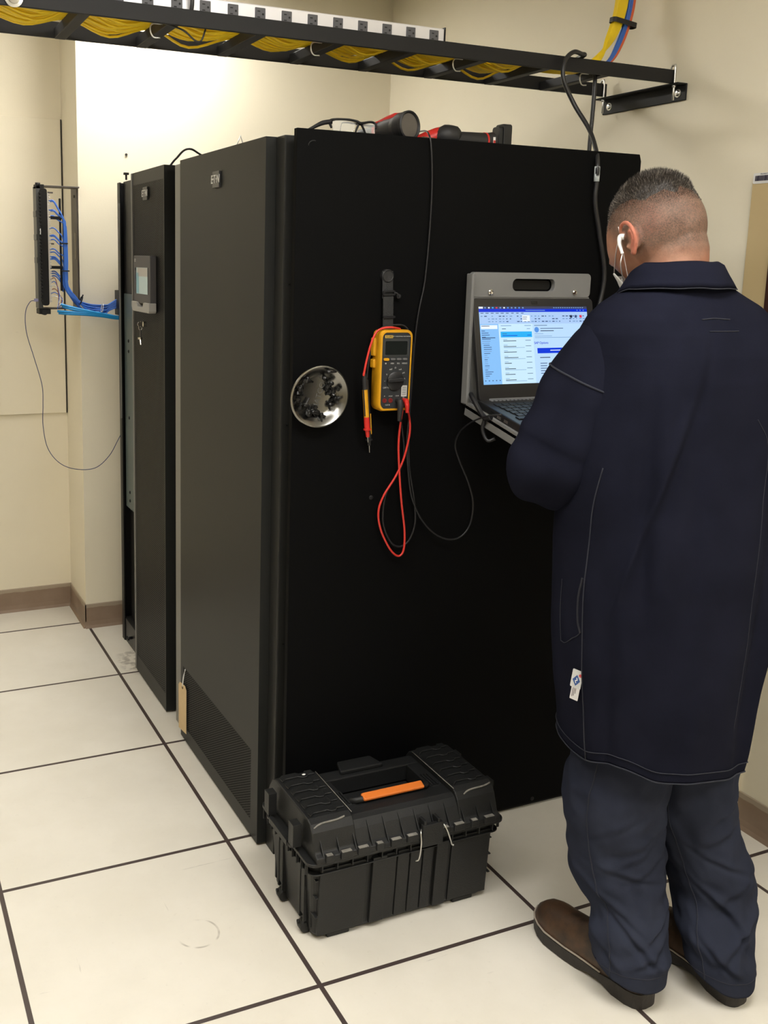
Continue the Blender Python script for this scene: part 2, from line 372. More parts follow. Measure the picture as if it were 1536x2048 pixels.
# --- narrow cabinet
t = thing('equipment_cabinet', 'narrow dark cabinet with mesh door, touch display and key', 'cabinet', (.6, 1.63, 0))
bm = BM(); box(bm, .112, 1.12, 1.405, 1.872, .0, H); obj('body', bm, m_black, t, bev=.002)
bm = BM()
my0, my1, mz0, mz1 = 1.446, 1.818, .072, 1.845
box(bm, .070, .110, 1.437, 1.836, mz1, H+.003); box(bm, .070, .110, 1.437, 1.836, .008, mz0); box(bm, .070, .110, 1.437, my0, mz0, mz1); box(bm, .070, .110, my1, 1.836, mz0, mz1)
dr = obj('mesh_door', bm, m_door, t)
bm = BM(); box(bm, .0705, .108, my0, my1, mz0, mz1); obj('mesh_panel', bm, m_mesh, dr)
bm = BM(); box(bm, .066, .10, 1.836, 1.846, .01, H+.004); obj('door_edge', bm, m_strip, dr, bev=.003)
badge(dr, .070, 1.650, 1.808, .044)
# touch display
yc0, yc1 = 1.53, 1.745
bm = BM(); prism(bm, rrect(yc1-yc0, .163, .006), PM((.0695, (yc0+yc1)/2, 1.517), (0, -1, 0), (-1, 0, 0)), .022); dp = obj('display_panel', bm, mat('display bezel', (.055, .052, .054), .45), dr, bev=.002)
bm = BM(); box(bm, .046, .0477, 1.556, 1.722, 1.468, 1.558); obj('screen_recess', bm, m_lcd, dp)
bm = BM(); box(bm, .0455, .0462, 1.556, 1.700, 1.468, 1.558, 0); box(bm, .0451, .0456, 1.556, 1.685, 1.528, 1.557, 1); box(bm, .0451, .0456, 1.668, 1.700, 1.470, 1.540, 2)
obj('screen', bm, [mat('status screen pale', (.2, .24, .22), .3, emit=(.30, .36, .31), estr=.55), mat('status screen tan', (.2, .18, .15), .3, emit=(.28, .25, .19), estr=.5), mat('status screen teal', (.1, .2, .2), .3, emit=(.14, .25, .26), estr=.5)], dp)
text('marking', 'EX', PM((.0472, 1.722, 1.582), (0, -1, 0), (-1, 0, 0)), .016, m_mark, dp, .0004)
bm = BM(); prism(bm, [(-.112, .012), (-.112, -.008), (-.098, -.022), (.112, -.022), (.118, -.016), (.118, .012), (.045, .012), (.035, -.004), (-.035, -.004), (-.045, .012)], PM((.066, (yc0+yc1)/2, 1.428), (0, -1, 0), (-1, 0, 0)), .026)
obj('latch_bar', bm, mat('latch grey plastic', (.30, .29, .27), .45), dr, bev=.002)
bm = BM(); cyl(bm, (.070, 1.665, 1.362), (.058, 1.665, 1.362), .010, seg=16); kl = obj('lock_cylinder', bm, m_chrome, dr, smooth=True)
k = thing('door_key', 'small key with a dark fob hanging in the mesh door lock', 'key', (.058, 1.665, 1.36))
bm = BM(); box(bm, .05, .058, 1.663, 1.667, 1.352, 1.372); cyl(bm, (.047, 1.6625, 1.362), (.047, 1.6675, 1.362), .008, seg=14); obj('key_bow', bm, m_chrome, k, smooth=True)
bm = BM(); tube(bm, [(.049+.006*math.cos(a), 1.665, 1.350+.009*math.sin(a)) for a in np.linspace(0, 2*PI, 14)], .0009, 5); obj('ring', bm, m_chrome, k)
bm = BM(); box(bm, .047, .051, 1.655, 1.672, 1.313, 1.343); obj('fob', bm, m_rubber, k, bev=.002)
bm = BM(); cyl(bm, (.048, 1.664, 1.312), (.048, 1.656, 1.290), .004, .0025, seg=8); cyl(bm, (.048, 1.666, 1.316), (.048, 1.666, 1.309), .008, seg=12); obj('spare_key', bm, m_chrome, k, smooth=True)
# --- open rack at the back
t = thing('open_rack', 'open black rack standing between the mesh cabinet and the back wall', 'rack', (.6, 2.05, 0))
bm = BM(); box(bm, .150, 1.12, 1.885, 2.205, .0, 1.885); obj('body', bm, m_black, t)
bm = BM(); box(bm, .105, .112, 2.168, 2.205, .0, 1.88); box(bm, .105, .15, 2.199, 2.205, .0, 1.88); obj('front_post', bm, m_black, t, bev=.002)
bm = BM(); box(bm, .100, .1055, 2.166, 2.170, .95, 1.80); obj('post_lip', bm, m_strip, t)
bm = BM(); box(bm, .120, .152, 1.885, 2.166, 1.452, 1.882); obj('blank_panel', bm, m_black, t, bev=.001)
bm = BM(); box(bm, .118, .152, 1.885, 2.166, .585, 1.452); bp = obj('grey_panel', bm, m_bluegrey, t, bev=.001)
for (px, py) in ((253, 682), (253, 703), (256, 836), (257, 985), (257, 1002)):
    q = W(px, py, 2.10); bm = BM(); lathe(bm, [(.0065, 0), (.0065, .002), (.002, .004)], (.118, q.y, q.z), (-1, 0, 0), 12); obj('screw', bm, m_rail, bp)
bm = BM(); box(bm, .135, .152, 1.885, 2.166, .10, .585); obj('lower_bay', bm, m_black, t)
bm = BM(); box(bm, .110, .15, 1.885, 2.19, .0, .098); sl = obj('sill', bm, m_frame, t, bev=.002)
bm = BM(); cyl(bm, (.110, 2.06, .05), (.088, 2.06, .05), .006, seg=8); box(bm, .088, .094, 2.045, 2.075, .046, .054); obj('bolt', bm, m_rail, sl)
bm = BM(); box(bm, .12, .20, 2.206, 2.33, 1.36, 1.46); obj('cable_entry_box', bm, m_black, t, bev=.002)
bm = BM(); cyl(bm, (.115, 2.10, 1.885), (.115, 2.10, 1.905), .004, seg=8); box(bm, .106, .124, 2.092, 2.108, 1.904, 1.912); obj('top_stud', bm, m_rail, t)

# --- paper tag hanging from the vent
t = thing('paper_tag', 'blank manila tag on a white string tied to the door vent', 'tag', (.064, 1.20, .2))
bm = BM(); bw = .066
prism(bm, [(-.030, -.165), (.030, -.165), (.031, -.012), (.020, 0), (-.020, 0), (-.031, -.012)], PM((.058, 1.205, .208), (.12, -1, 0), (-1, -.12, 0)), .0006)
obj('card', bm, m_tan, t)
bm = BM(); tube(bm, [(.0645, 1.197, .262), (.061, 1.198, .24), (.0565, 1.203, .200), (.0585, 1.199, .235), (.0645, 1.194, .262)], .0011, 6, 4); obj('string', bm, m_white, t)
bm = BM(); lathe(bm, [(.0055, 0), (.0055, .0008), (.003, .0009)], (.0578, 1.204, .196), (-1, -.12, 0), 14); obj('eyelet', bm, mat('eyelet brown', (.12, .07, .03), .6), t)
# --- cord and wire clip on the cabinet tops
bm = BM(); tube(bm, [(.55, 1.5, H+.008), (.25, 1.46, H+.03), (.02+.13, 1.42, H+.055), (.13, 1.50, H+.03), (.125, 1.56, H+.008)], .0035, 8, 8)
tag(obj('arched_wire', bm, m_cable), 'short black wire arching over the tops of the two dark cabinets', 'wire')
bm = BM(); qa, qb, qc = W(470, 284, .93), W(481, 271, .93), W(489, 281, .93); tube(bm, [(qa.x-.002, .93, H), qb, (qc.x+.004, .93, H)], .0022, 6)
tag(obj('wire_clip', bm, m_zinc), 'small bent wire clip sticking up from the large cabinet top', 'clip')

# ================================================================= OVERHEAD LADDER
def chan(bm, x0, x1, y0, y1, z0, z1):
    box(bm, x0, x1, y0, y1, z0, z1)
LX0, LX1 = -1.6, 1.388
YA, YZ = .595, .90                        # front / rear rail
t = thing('cable_ladder', 'black overhead cable ladder bolted to a bracket on the right wall', 'cable ladder', (.4, .75, 2.14))
bm = BM(); chan(bm, LX0, LX1-.012, YA-.005, YA+.005, 2.124, 2.162); obj('rail', bm, m_rail, t, bev=.0015)
bm = BM(); chan(bm, LX0, LX1-.006, YZ-.005, YZ+.005, 2.129, 2.168); obj('rail', bm, m_rail, t, bev=.0015)
rx = [-1.43, -1.21, -.99, -.78, -.572, -.359, -.150, .072, .284, .497, .714, .925, 1.13]
for i, x in enumerate(rx):
    bm = BM(); box(bm, x-.014, x+.014, YA+.006, YZ-.006, 2.126, 2.152); obj('rung', bm, m_rail, t, bev=.002)
br = None
bm = BM(); box(bm, XR-.0055, XR-.001, .565, .925, 2.076, 2.124); box(bm, XR-.042, XR-.001, .565, .925, 2.1195, 2.124); br = obj('wall_bracket', bm, m_rail, t, bev=.003)
for y in (.597, .893):
    bm = BM(); lathe(bm, [(.012, 0), (.012, .0015), (.0085, .002), (.0085, .004), (.006, .0065), (.0, .0075)], (XR-.0055, y, 2.099), (-1, 0, 0), 20); obj('bolt', bm, m_zinc, br, smooth=True)
for y, x in ((YA, XR-.033), (YZ, XR-.033)):
    bm = BM(); zt = 2.172 if y < .7 else 2.176
    tube(bm, [(x, y-.0085, 2.076), (x, y-.0085, zt-.006), (x, y-.005, zt+.0015), (x, y+.003, zt+.002), (x, y+.008, zt-.006)], .003, 8, 4); cyl(bm, (x, y-.0085, 2.112), (x, y-.0085, 2.119), .006, seg=6)
    obj('hook_bolt', bm, m_zinc, t)
# wire hooks under some rungs
for px, py in ((618, 0), (309, 75), (629, 105), (912, 137), (1165, 163)):
    if py == 0: continue
    q = W(px, py, YA+.03); bm = BM()
    tube(bm, [(q.x+.02, YA+.03, 2.130), (q.x-.006, YA+.03, 2.128), (q.x-.010, YA+.03, 2.112), (q.x-.002, YA+.03, 2.099), (q.x+.014, YA+.03, 2.099)], .0018, 6, 4); obj('rung_hook', bm, m_zinc, t)
q = W(28, 2, YA-.012); bm = BM(); lathe(bm, [(.020, 0), (.020, .003), (.013, .004), (.013, .009), (.006, .012)], (q.x, YA-.006, q.z+.008), (0, -1, 0), 20); obj('joint_bolt', bm, m_zinc, t, smooth=True)

# --- yellow cables lying in the ladder, sagging between rungs, then rising to the ceiling
rnd = random.Random(3)
NY = 36
for i in range(NY):
    lane = i % 12; lay = i//12
    y = YA+.028+lane*.0155+rnd.uniform(-.002, .002)+lay*.004; zb = 2.1545+lay*.006; y0_ = y
    sag = rnd.uniform(.018, .031)*(1.0 if lay == 0 else .8)
    pts = []
    xs = rx[:12]
    pts.append((LX0+.02, y, zb))
    for k in range(len(xs)-1):
        yj = y+rnd.uniform(-.004, .004)
        pts.append((xs[k], yj, zb+.001)); 
        s = sag*rnd.uniform(.65, 1.15)
        pts.append((xs[k]*.5+xs[k+1]*.5+rnd.uniform(-.015, .015), yj+rnd.uniform(-.004, .006), zb-s))
    pts.append((xs[-1], y, zb+.001))
    o = (lane-5.5)*.0032+lay*.0015; y = .66+(lane-5)*.006
    a = rnd.uniform(-.006, .006)
    pts += [(1.04, y+.006, zb-.014), (1.13, .70+lane*.003, 2.157+lay*.004), (1.215, .735+o, 2.20+a), (1.275+o*.6, .75+lay*.006, 2.265), (1.310+o*.9, .752+lay*.007, 2.36), (1.315+o*1.0, .752+lay*.007, 2.50), (1.316+o, .752+lay*.007, CEIL)]
    pts = [(p[0]-.014 if p[0] > 1.2 else p[0], p[1], p[2]) for p in pts]
    bm = BM(); tube(bm, pts, .0035, 6, 5, cap=False)
    tag(obj('yellow_cable', bm, m_yellow), 'one of the yellow data cables lying along the overhead ladder and rising at its end', 'cable', 'yellow cables in the overhead ladder')
for col, n, m_, off in (('blue', 4, m_blue, .022), ('orange', 2, m_orange, .036)):
    for i in range(n):
        o = off+(i % 3)*.005; yy = .752+(i//3)*.006
        pts = [(1.00+.02*i, .66+.01*i, 2.165), (1.13, .70+.006*i, 2.166), (1.222+o*.35, .735, 2.195-o*.25), (1.270+o*.8, yy, 2.255-o*.2), (1.300+o, yy, 2.36), (1.302+o, yy, 2.50), (1.303+o, yy, CEIL)]
        bm = BM(); tube(bm, pts, .0032, 6, 8, cap=False)
        tag(obj(col+'_cable', bm, m_), 'one of the %s cables rising with the yellow ones by the right wall' % col, 'cable', col+' cables rising by the right wall')
q = W(1252, 47, .752)
bm = BM(); prism(bm, rrect(.092, .030, .011), PM((q.x-.012, .752, q.z-.007), (.98, 0, -.12), (.12, 0, .98)), .014, hole=rrect(.088, .026, .009))
tag(obj('cable_strap', bm, m_rubber), 'black strap wrapped round the cable bundle rising by the right wall', 'strap')
bm = BM(); qq = W(700, 125, YA+.06)
for k, (px, py) in enumerate(((375, 70),)):
    q = W(px, py, YA+.012); tube(bm, [(q.x-.055, YA+.012, 2.128), (q.x-.01, YA+.014, 2.118), (q.x+.02, YA+.014, 2.098), (q.x+.035, YA+.014, 2.100), (q.x+.045, YA+.013, 2.126)], .0022, 6, 5)
tag(obj('cable_tie', bm, m_rubber), 'thin black tie looped under the front rail of the overhead ladder', 'cable tie')

# --- plug strip standing on the ladder
t = thing('power_strip', 'long silver multi-outlet power strip standing along the overhead ladder', 'power strip', (-.2, .63, 2.155))
SX0, SX1, SY = -1.25, .598, .622
bm = BM(); box(bm, SX0, SX1, SY, SY+.040, 2.1545, 2.2005); bd = obj('housing', bm, mat('brushed aluminium strip', (.74, .73, .75), .36, .25), t, bev=.003)
bm = BM(); box(bm, SX1, SX1+.0035, SY-.001, SY+.041, 2.1535, 2.2035); obj('end_cap', bm, m_rail, t)
m_outlet = mat('outlet grey plastic', (.085, .085, .095), .5); m_slot = mat('outlet slot black', (.006, .006, .006), .7)
ox = [.566-.0703*k for k in range(22)]
first = None
for k, x in enumerate(ox):
    if first is None:
        bm = BM(); box(bm, x-.0135, x+.0135, SY-.0025, SY+.004, 2.161, 2.1935); first = (x, obj('outlet', bm, m_outlet, t, bev=.0015))
        bm = BM(); box(bm, x-.008, x-.001, SY-.0031, SY-.002, 2.1835, 2.1858); box(bm, x-.008, x-.001, SY-.0031, SY-.002, 2.1700, 2.1723); cyl(bm, (x+.0065, SY-.0031, 2.1785), (x+.0065, SY-.002, 2.1785), .0026, seg=12); sl0 = obj('slot', bm, m_slot, first[1])
    else:
        c = first[1].copy(); C.objects.link(c); c.location.x += x-first[0]
        s = sl0.copy(); C.objects.link(s); s.parent = c
bm = BM(); q = W(379, 8, SY-.01); tube(bm, [(q.x-.02, SY+.015, 2.202), (q.x-.012, SY-.012, 2.214), (q.x+.004, SY-.015, 2.20), (q.x+.004, SY-.012, 2.165), (q.x, SY+.0, 2.158)], .005, 8, 6)
tag(obj('cord_loop', bm, m_cable), 'short loop of black cord hooked over the silver power strip', 'cord')

# --- thick black power cable looped over the ladder and down the side panel
pts = [(1.03, .66, 2.158), (1.03, .585, 2.168), W(1163, 108, .575), W(1147, 104, .57), W(1130, 122, .565), W(1127, 158, .56), W(1148, 208, .545), W(1178, 258, .50), W(1192, 300, .455), W(1195, 330, .427), W(1193, 365, .427), W(1190, 405, .428), W(1199, 470, .428), W(1208, 560, .428), (.995, .428, 1.40), (1.00, .428, 1.28)]
bm = BM(); tube(bm, pts, .0062, 10, 8); t = obj('power_cable', bm, m_cable); tag(t, 'thick black cable with a white label looping over the ladder and down the side panel', 'cable')
bm = BM(); tube(bm, [W(1194.8, 333, .427), W(1193, 363, .427)], .0074, 12); obj('label_sleeve', bm, mat('label sleeve paper', (.55, .6, .62), .5, var=.3, vscale=120), t)
bm = BM(); tube(bm, [(1.115, .640, 2.155), (1.108, .625, 2.115), (1.104, .62, 2.05), (1.101, .62, 1.95), (1.100, .62, H+.002)], .0062, 8, 6); tag(obj('power_drop', bm, m_cable), 'straight black cable dropping from the ladder to the large cabinet top', 'cable')
bm = BM(); lathe(bm, [(.016, 0), (.016, .004), (.010, .006)], (1.09, .62, H), (0, 0, 1), 14); tag(obj('cable_grommet', bm, m_rubber), 'low black cable grommet on the large cabinet top under the straight cable', 'grommet')

# ================================================================= PATCH PANEL ON THE PILLAR
YC = 2.33
t = thing('wall_patch_bay', 'black patch panel on a hinged wall bracket at the pillar corner', 'patch panel', (-.12, YC, 1.6))
m_bracket = mat('bracket dark brown paint', (.075, .062, .055), .45)
bm = BM(); box(bm, PX-.006, PX-.001, 2.372, 2.485, 1.375, 1.868)
bk = obj('mounting_plate', bm, m_bracket, t, bev=.002)
bm = BM(); prism(bm, rrect(.020, .11, .0099), PM((PX-.0065, 2.405, 1.635), (0, -1, 0), (-1, 0, 0)), .0012); obj('slot', bm, mat('bracket slot pale', (.33, .29, .23), .7), bk)
bm = BM(); cyl(bm, (PX-.0065, 2.412, 1.833), (PX-.009, 2.412, 1.833), .006, seg=10); obj('screw', bm, m_rail, bk)
for z in (1.864, 1.384):
    bm = BM(); box(bm, -.183, PX-.002, 2.330, 2.40, z-.003, z+.003); obj('arm', bm, m_bracket, t, bev=.001)
xl = -.192
bm = BM(); box(bm, xl, xl+.018, YC-.02, YC+.05, 1.385, 1.862); [box(bm, xl-.003, xl+.002, YC-.022, YC+.04, z-.012, z+.012) for z in (1.755, 1.665, 1.575)]; obj('hinge_frame', bm, mat('dark grey frame steel', (.05, .052, .052), .45), t, bev=.002)
bm = BM(); prism(bm, rrect(.028, .455, .010), PM((xl+.027, YC+.02, 1.625), (1, 0, 0), (0, -1, 0)), .052)
for k in range(32): box(bm, xl+.007, xl+.016, YC-.036, YC-.030, 1.413+k*.0135, 1.419+k*.0135)
pn = obj('panel_body', bm, m_black, t, bev=.001)
bm = BM(); box(bm, xl+.041, xl+.047, YC-.03, YC+.035, 1.41, 1.835)
for k in range(47): box(bm, xl+.046, xl+.052, YC-.032, YC+.034, 1.412+k*.009, 1.4165+k*.009)
obj('terminal_comb', bm, mat('terminal grey white', (.55, .52, .47), .6), pn)
for z in (1.838, 1.640): bm = BM(); box(bm, xl+.046, xl+.066, YC-.02, YC-.012, z-.003, z+.003); obj('tab', bm, m_bracket, pn)
bar_x = -.098
bm = BM(); box(bm, bar_x-.004, bar_x+.004, YC-.012, YC-.004, 1.455, 1.818); br = obj('cable_bar', bm, m_black, t, bev=.002)
for z in (1.742, 1.548): bm = BM(); box(bm, xl+.044, bar_x+.006, YC-.014, YC-.004, z-.006, z+.006); obj('bar_arm', bm, m_black, t, bev=.001)
for z in (1.36,): bm = BM(); box(bm, -.19, -.145, YC-.02, YC+.05, 1.363, 1.383); cyl(bm, (-.17, YC-.03, 1.37), (-.17, YC+.05, 1.37), .011, seg=10); obj('hinge_knuckle', bm, m_rail, t)
bm = BM(); cyl(bm, (-.183, YC-.012, 1.860), (-.183, YC-.012, 1.874), .010, seg=10); box(bm, -.192, -.160, YC-.02, YC+.03, 1.852, 1.868); obj('hinge_knuckle', bm, m_rail, t)
bm = BM(); box(bm, xl+.010, xl+.0125, YC-.0375, YC-.032, 1.675, 1.698); obj('marker', bm, m_white, pn)
# blue data cables from the comb over the bar and across to the rack
rnd = random.Random(5)
zs = [1.806, 1.802, 1.770, 1.766, 1.747, 1.700, 1.672, 1.668, 1.655, 1.618, 1.606, 1.588, 1.583, 1.578, 1.530, 1.522, 1.512]
for i, z in enumerate(zs):
    bx = bar_x+.012+(i % 5)*.0026-(.007 if i > 10 else 0); by = YC-.018+(i//5)*.006
    dz = .055 if i < 2 else .03
    x0 = xl+.050
    ex, ez = W(236+(i % 3)*3, 588+(i % 6)*5, 2.30).x, W(240, 588+(i % 6)*5, 2.30).z
    o = (i % 6)*.0068; q = (i//6)*.0072
    pts = [(x0, YC, z), (x0+.020, YC-.004, z+.002), (x0+.036, YC-.008, z-dz*.45), (bx-.006, by, z-dz), (bx, by, z-dz-.03)]
    if z > 1.60: pts += [(bx+.002, by, (z+1.45)/2-.03)]
    pts += [(bx+.004+rnd.uniform(-.004, .003), by, 1.478), (bx+.020+o*.5, by-.002, 1.438-o*.3), (bx+.055+o*.4, by+q, 1.415-o), (bx+.105, 2.318+q*.7+rnd.uniform(-.004, .004), 1.398-o*.9+rnd.uniform(-.004, .004)), (bx+.16, 2.318+q*.7, 1.394-o*.8+rnd.uniform(-.005, .005)), (.095, 2.315+q*.6, 1.402-o*.7), (.125+o*.5, 2.30+q*.4, 1.424-o*.8)]
    pts = [p for k, p in enumerate(pts) if k < 5 or True]
    bm = BM(); tube(bm, pts, .0029, 6, 5, cap=False)
    tag(obj('blue_cable', bm, m_blue), 'one of the blue data cables running from the patch panel to the back rack', 'cable', 'blue cables from the patch panel')
for i in range(4):
    o = i*.0095
    pts = [(-.105+.006*(i % 2)-(.012 if i > 1 else 0), 2.312+.004*i, 1.402-.008*i-(.012 if i > 1 else 0)), (-.07, 2.306, 1.392-o*.8-(.006 if i > 1 else 0)), (-.01, 2.300, 1.378-o*.6), (.06, 2.300, 1.364-o*.35), (.12, 2.30, 1.352-o*.25), (.152, 2.29, 1.352-o*.2)]
    bm = BM(); tube(bm, pts, .0052, 8, 6)
    tag(obj('light_blue_cable', bm, m_cyan), 'one of the thick light blue cables running below the dark blue ones to the rack', 'cable', 'light blue cables below the blue ones')
rnd = random.Random(9)
m_pair = mat('copper brown wire pair', (.25, .09, .05), .5)
for i in range(6):
    z = 1.50-.014*i; e = (-.108+rnd.uniform(-.012, .006), 2.312, 1.400-rnd.uniform(0, .02))
    bm = BM(); tube(bm, [(xl+.05, YC-.01, z), (xl+.068, YC-.018, z+.004), (xl+.078+.004*i, YC-.02, (z+1.40)/2), e], .0018, 5, 6)
    tag(obj('wire_pair', bm, [m_pair, m_blue, m_white][i % 3]), 'thin %s wire fanned out at the lower end of the patch panel' % ['brown', 'blue', 'white'][i % 3], 'wire', '%s wire ends at the patch panel' % ['brown', 'blue', 'white'][i % 3])
for nm, x, z, c_, lb in (('cable_tie', -.082, 1.640, m_rubber, 'black tie round the blue cables halfway down the patch panel bar'), ('cable_tie', -.078, 1.532, m_rubber, 'black tie round the blue cables just below the lower bar arm')):
    bm = BM(); prism(bm, rrect(.032, .03, .01), PM((x-.004, YC-.010, z), (1, 0, 0), (0, 0, 1)), .005, hole=rrect(.029, .027, .009)); tag(obj(nm, bm, c_), lb, 'cable tie')
bm = BM(); q = W(161, 598, 2.31); prism(bm, rrect(.030, .03, .01), PM((q.x, 2.312, q.z-.004), (.35, 0, 1), (1, 0, -.3)), .005, hole=rrect(.027, .027, .009)); cyl(bm, (q.x+.003, 2.298, q.z+.006), (q.x+.008, 2.295, q.z+.018), .003, seg=6); tag(obj('cable_tie', bm, m_rubber), 'black tie round the blue cables where they bend towards the rack', 'cable tie')
bm = BM(); q = W(205, 613, 2.29); prism(bm, rrect(.034, .03, .01), PM((q.x, 2.302, q.z-.006), (.15, 0, 1), (1, 0, -.15)), .003, hole=rrect(.032, .028, .009)); tag(obj('cable_tie', bm, m_white), 'white tie round the light blue cables beside the rack', 'cable tie')
# dangling thin patch lead
P = [(70, 601, 2.32), (60, 604, 2.32), (51, 625, 2.32), (53, 665, 2.32), (68, 715, 2.32), (84, 770, 2.32), (86, 810, 2.32), (86, 850, 2.31), (95, 895, 2.31), (118, 925, 2.3), (150, 938, 2.3), (190, 936, 2.3), (218, 912, 2.29), (236, 880, 2.28), (247, 858, 2.27)]
bm = BM(); pts = [W(*p) for p in P]; tube(bm, pts, .0016, 6, 6)
lead = obj('patch_lead', bm, mat('dark blue patch lead', (.035, .05, .13), .4)); tag(lead, 'thin dark blue lead hanging in a long loop from the patch panel to the rack', 'cable')
bm = BM(); q = W(69, 600, 2.32); box(bm, q.x-.002, q.x+.014, 2.312, 2.322, q.z-.006, q.z+.006); obj('plug', bm, mat('clear lilac plug', (.25, .24, .42), .3), lead, bev=.001)

# ================================================================= RIGHT WALL BOARD
t = thing('wall_board', 'tan and dark brown board with a barcode sticker on the right wall', 'board', (XR, 0, 1.4))
bm = BM(); box(bm, XR-.012, XR-.001, -.55, .287, .95, 1.822); obj('tan_panel', bm, mat('tan board', (.52, .40, .21), .6, var=.05), t, bev=.001)
bm = BM(); box(bm, XR-.020, XR-.0115, -.50, .203, .98, 1.78); obj('brown_panel', bm, mat('dark brown board', (.045, .016, .010), .4), t, bev=.001)
t = thing('barcode_sticker', 'white barcode sticker at the upper corner of the tan board', 'sticker', (XR-.013, .25, 1.83))
bm = BM(); prism(bm, rrect(.10, .028, .004), PM((XR-.0125, .235, 1.833), (0, -1, 0), (-1, 0, 0)), .0006); obj('paper', bm, mat('sticker paper', (.72, .71, .69), .6), t)
bm = BM(); rb = random.Random(2); y = .278
while y > .20:
    w_ = rb.choice((.0008, .0012, .002)); box(bm, XR-.0138, XR-.0131, y-w_, y, 1.826, 1.840); y -= w_+rb.choice((.0007, .001))
obj('bars', bm, mat('barcode ink', (.03, .025, .05), .7), t)
text('caption', 'PROPERTY NO.', PM((XR-.0132, .243, 1.8435), (0, -1, 0), (-1, 0, 0)), .0055, MATS['barcode ink'], t, .0002)

# ================================================================= ON TOP OF THE LARGE CABINET
# safety glasses
t = thing('safety_glasses', 'clear safety glasses with a black frame resting on the large cabinet', 'glasses', (.3, .52, H))
YG = .500
def G(px, py, y=YG): return W(px, py, y)
z0 = H-.001
fr = [G(663, 256), G(661, 243), G(671, 238.5), G(695, 239), G(712, 243), G(719, 247), G(728, 246), G(742, 244), G(751, 247), G(752, 258)]
bm = BM(); tube(bm, [Vector((p.x, YG+.004*math.sin(i), p.z)) for i, p in enumerate(fr)], [.0025, .0042, .003, .0028, .0032, .004, .003, .0028, .0032, .0024], 8, 6)
tube(bm, [G(718, 247), G(714, 256), G(711, 265)], [.003, .0028, .0022], 7, 4); tube(bm, [G(722, 247), G(727, 258), G(731, 268)], [.003, .0028, .0022], 7, 4)
obj('frame', bm, m_rail, t)
bm = BM(); tube(bm, [G(664, 243), G(645, 246), G(626, 255), G(610, 264), G(604, 270)], [.0055, .0055, .004, .003, .003], 8, 6, sq=(.5, 1.)); obj('temple', bm, m_rail, t)
bm = BM(); tube(bm, [G(751, 248), G(742, 252, .53), G(690, 245, .60), G(682, 252, .62), G(680, 264, .62)], [.004, .003, .002, .0015, .0015], 8, 6, sq=(.5, 1.)); obj('temple', bm, m_rail, t)
glass = mat('clear lens', (.95, .96, .94), .03, trans=.0, spec=.6); nt = glass.node_tree; pb = nt.nodes['Principled BSDF']; pb.inputs['Alpha'].default_value = .22
def lens(pts):
    bm = BM(); f = [bm.verts.new((p.x, YG+.001, p.z)) for p in pts]; b = [bm.verts.new((p.x, YG+.003, p.z)) for p in pts]
    bm.faces.new(f); bm.faces.new(b[::-1]); n = len(f)
    for i in range(n): bm.faces.new((f[(i+1) % n], f[i], b[i], b[(i+1) % n]))
    return bm
obj('lens', lens([G(664, 244), G(672, 240), G(695, 241), G(713, 246), G(709, 258), G(702, 268), G(668, 266)]), glass, t)
obj('lens', lens([G(724, 249), G(742, 246), G(750, 249), G(750, 268), G(731, 272)]), glass, t)
# red and black work light (torch) lying with its head towards the viewer
t = thing('torch', 'red and black cordless torch with its round head facing the viewer', 'torch', (.42, .55, H))
HC = W(818, 251, .475); ax = Vector((.42, -.80, .10)).normalized(); tail = Vector((HC.x-.050, .66, H+.030))
ax = (HC-tail).normalized()
bm = BM(); lathe(bm, [(.028, -.045), (.033, -.03), (.0345, -.026), (.0345, -.006), (.036, -.004), (.036, .004), (.033, .006), (.031, .0045), (.0295, .001)], HC, ax, 36, cap=False); lathe(bm, [(.0, -.044), (.028, -.045)], HC, ax, 36, cap=False); obj('head_ring', bm, m_rubber, t, smooth=True)
bm = BM(); lathe(bm, [(.0, .001), (.018, .0012), (.0298, .0008), (.0298, -.003)], HC, ax, 36, cap=False); obj('lens', bm, mat('torch lens dusty', (.10, .09, .08), .25, .2), t, smooth=True)
bm = BM(); lathe(bm, [(.0, -.11), (.020, -.11), (.0245, -.105), (.0245, -.085), (.026, -.08), (.0275, -.044)], HC, ax, 28, cap=False); obj('barrel', bm, mat('torch grey grip', (.03, .03, .03), .5), t, smooth=True)
bm = BM(); n1, n2 = frame_at(ax); u = Vector((0, 0, 1))-ax*ax.z; u.normalize()
tube(bm, [HC-ax*.105+u*.018, HC-ax*.075+u*.022, HC-ax*.045+u*.026, HC-ax*.03+u*.030], [.010, .012, .012, .006], 10, 4); lathe(bm, [(.0265, -.108), (.0265, -.100)], HC, ax, 28); obj('red_shell', bm, m_red, t, smooth=True)
bm = BM(); tube(bm, [HC-ax*.11-Vector((0, 0, .003)), HC-ax*.14-Vector((0, 0, .006)), HC-ax*.17-Vector((0, 0, .008))], [.0215, .023, .024], 12, 3); obj('battery_handle', bm, m_rubber, t, smooth=True)
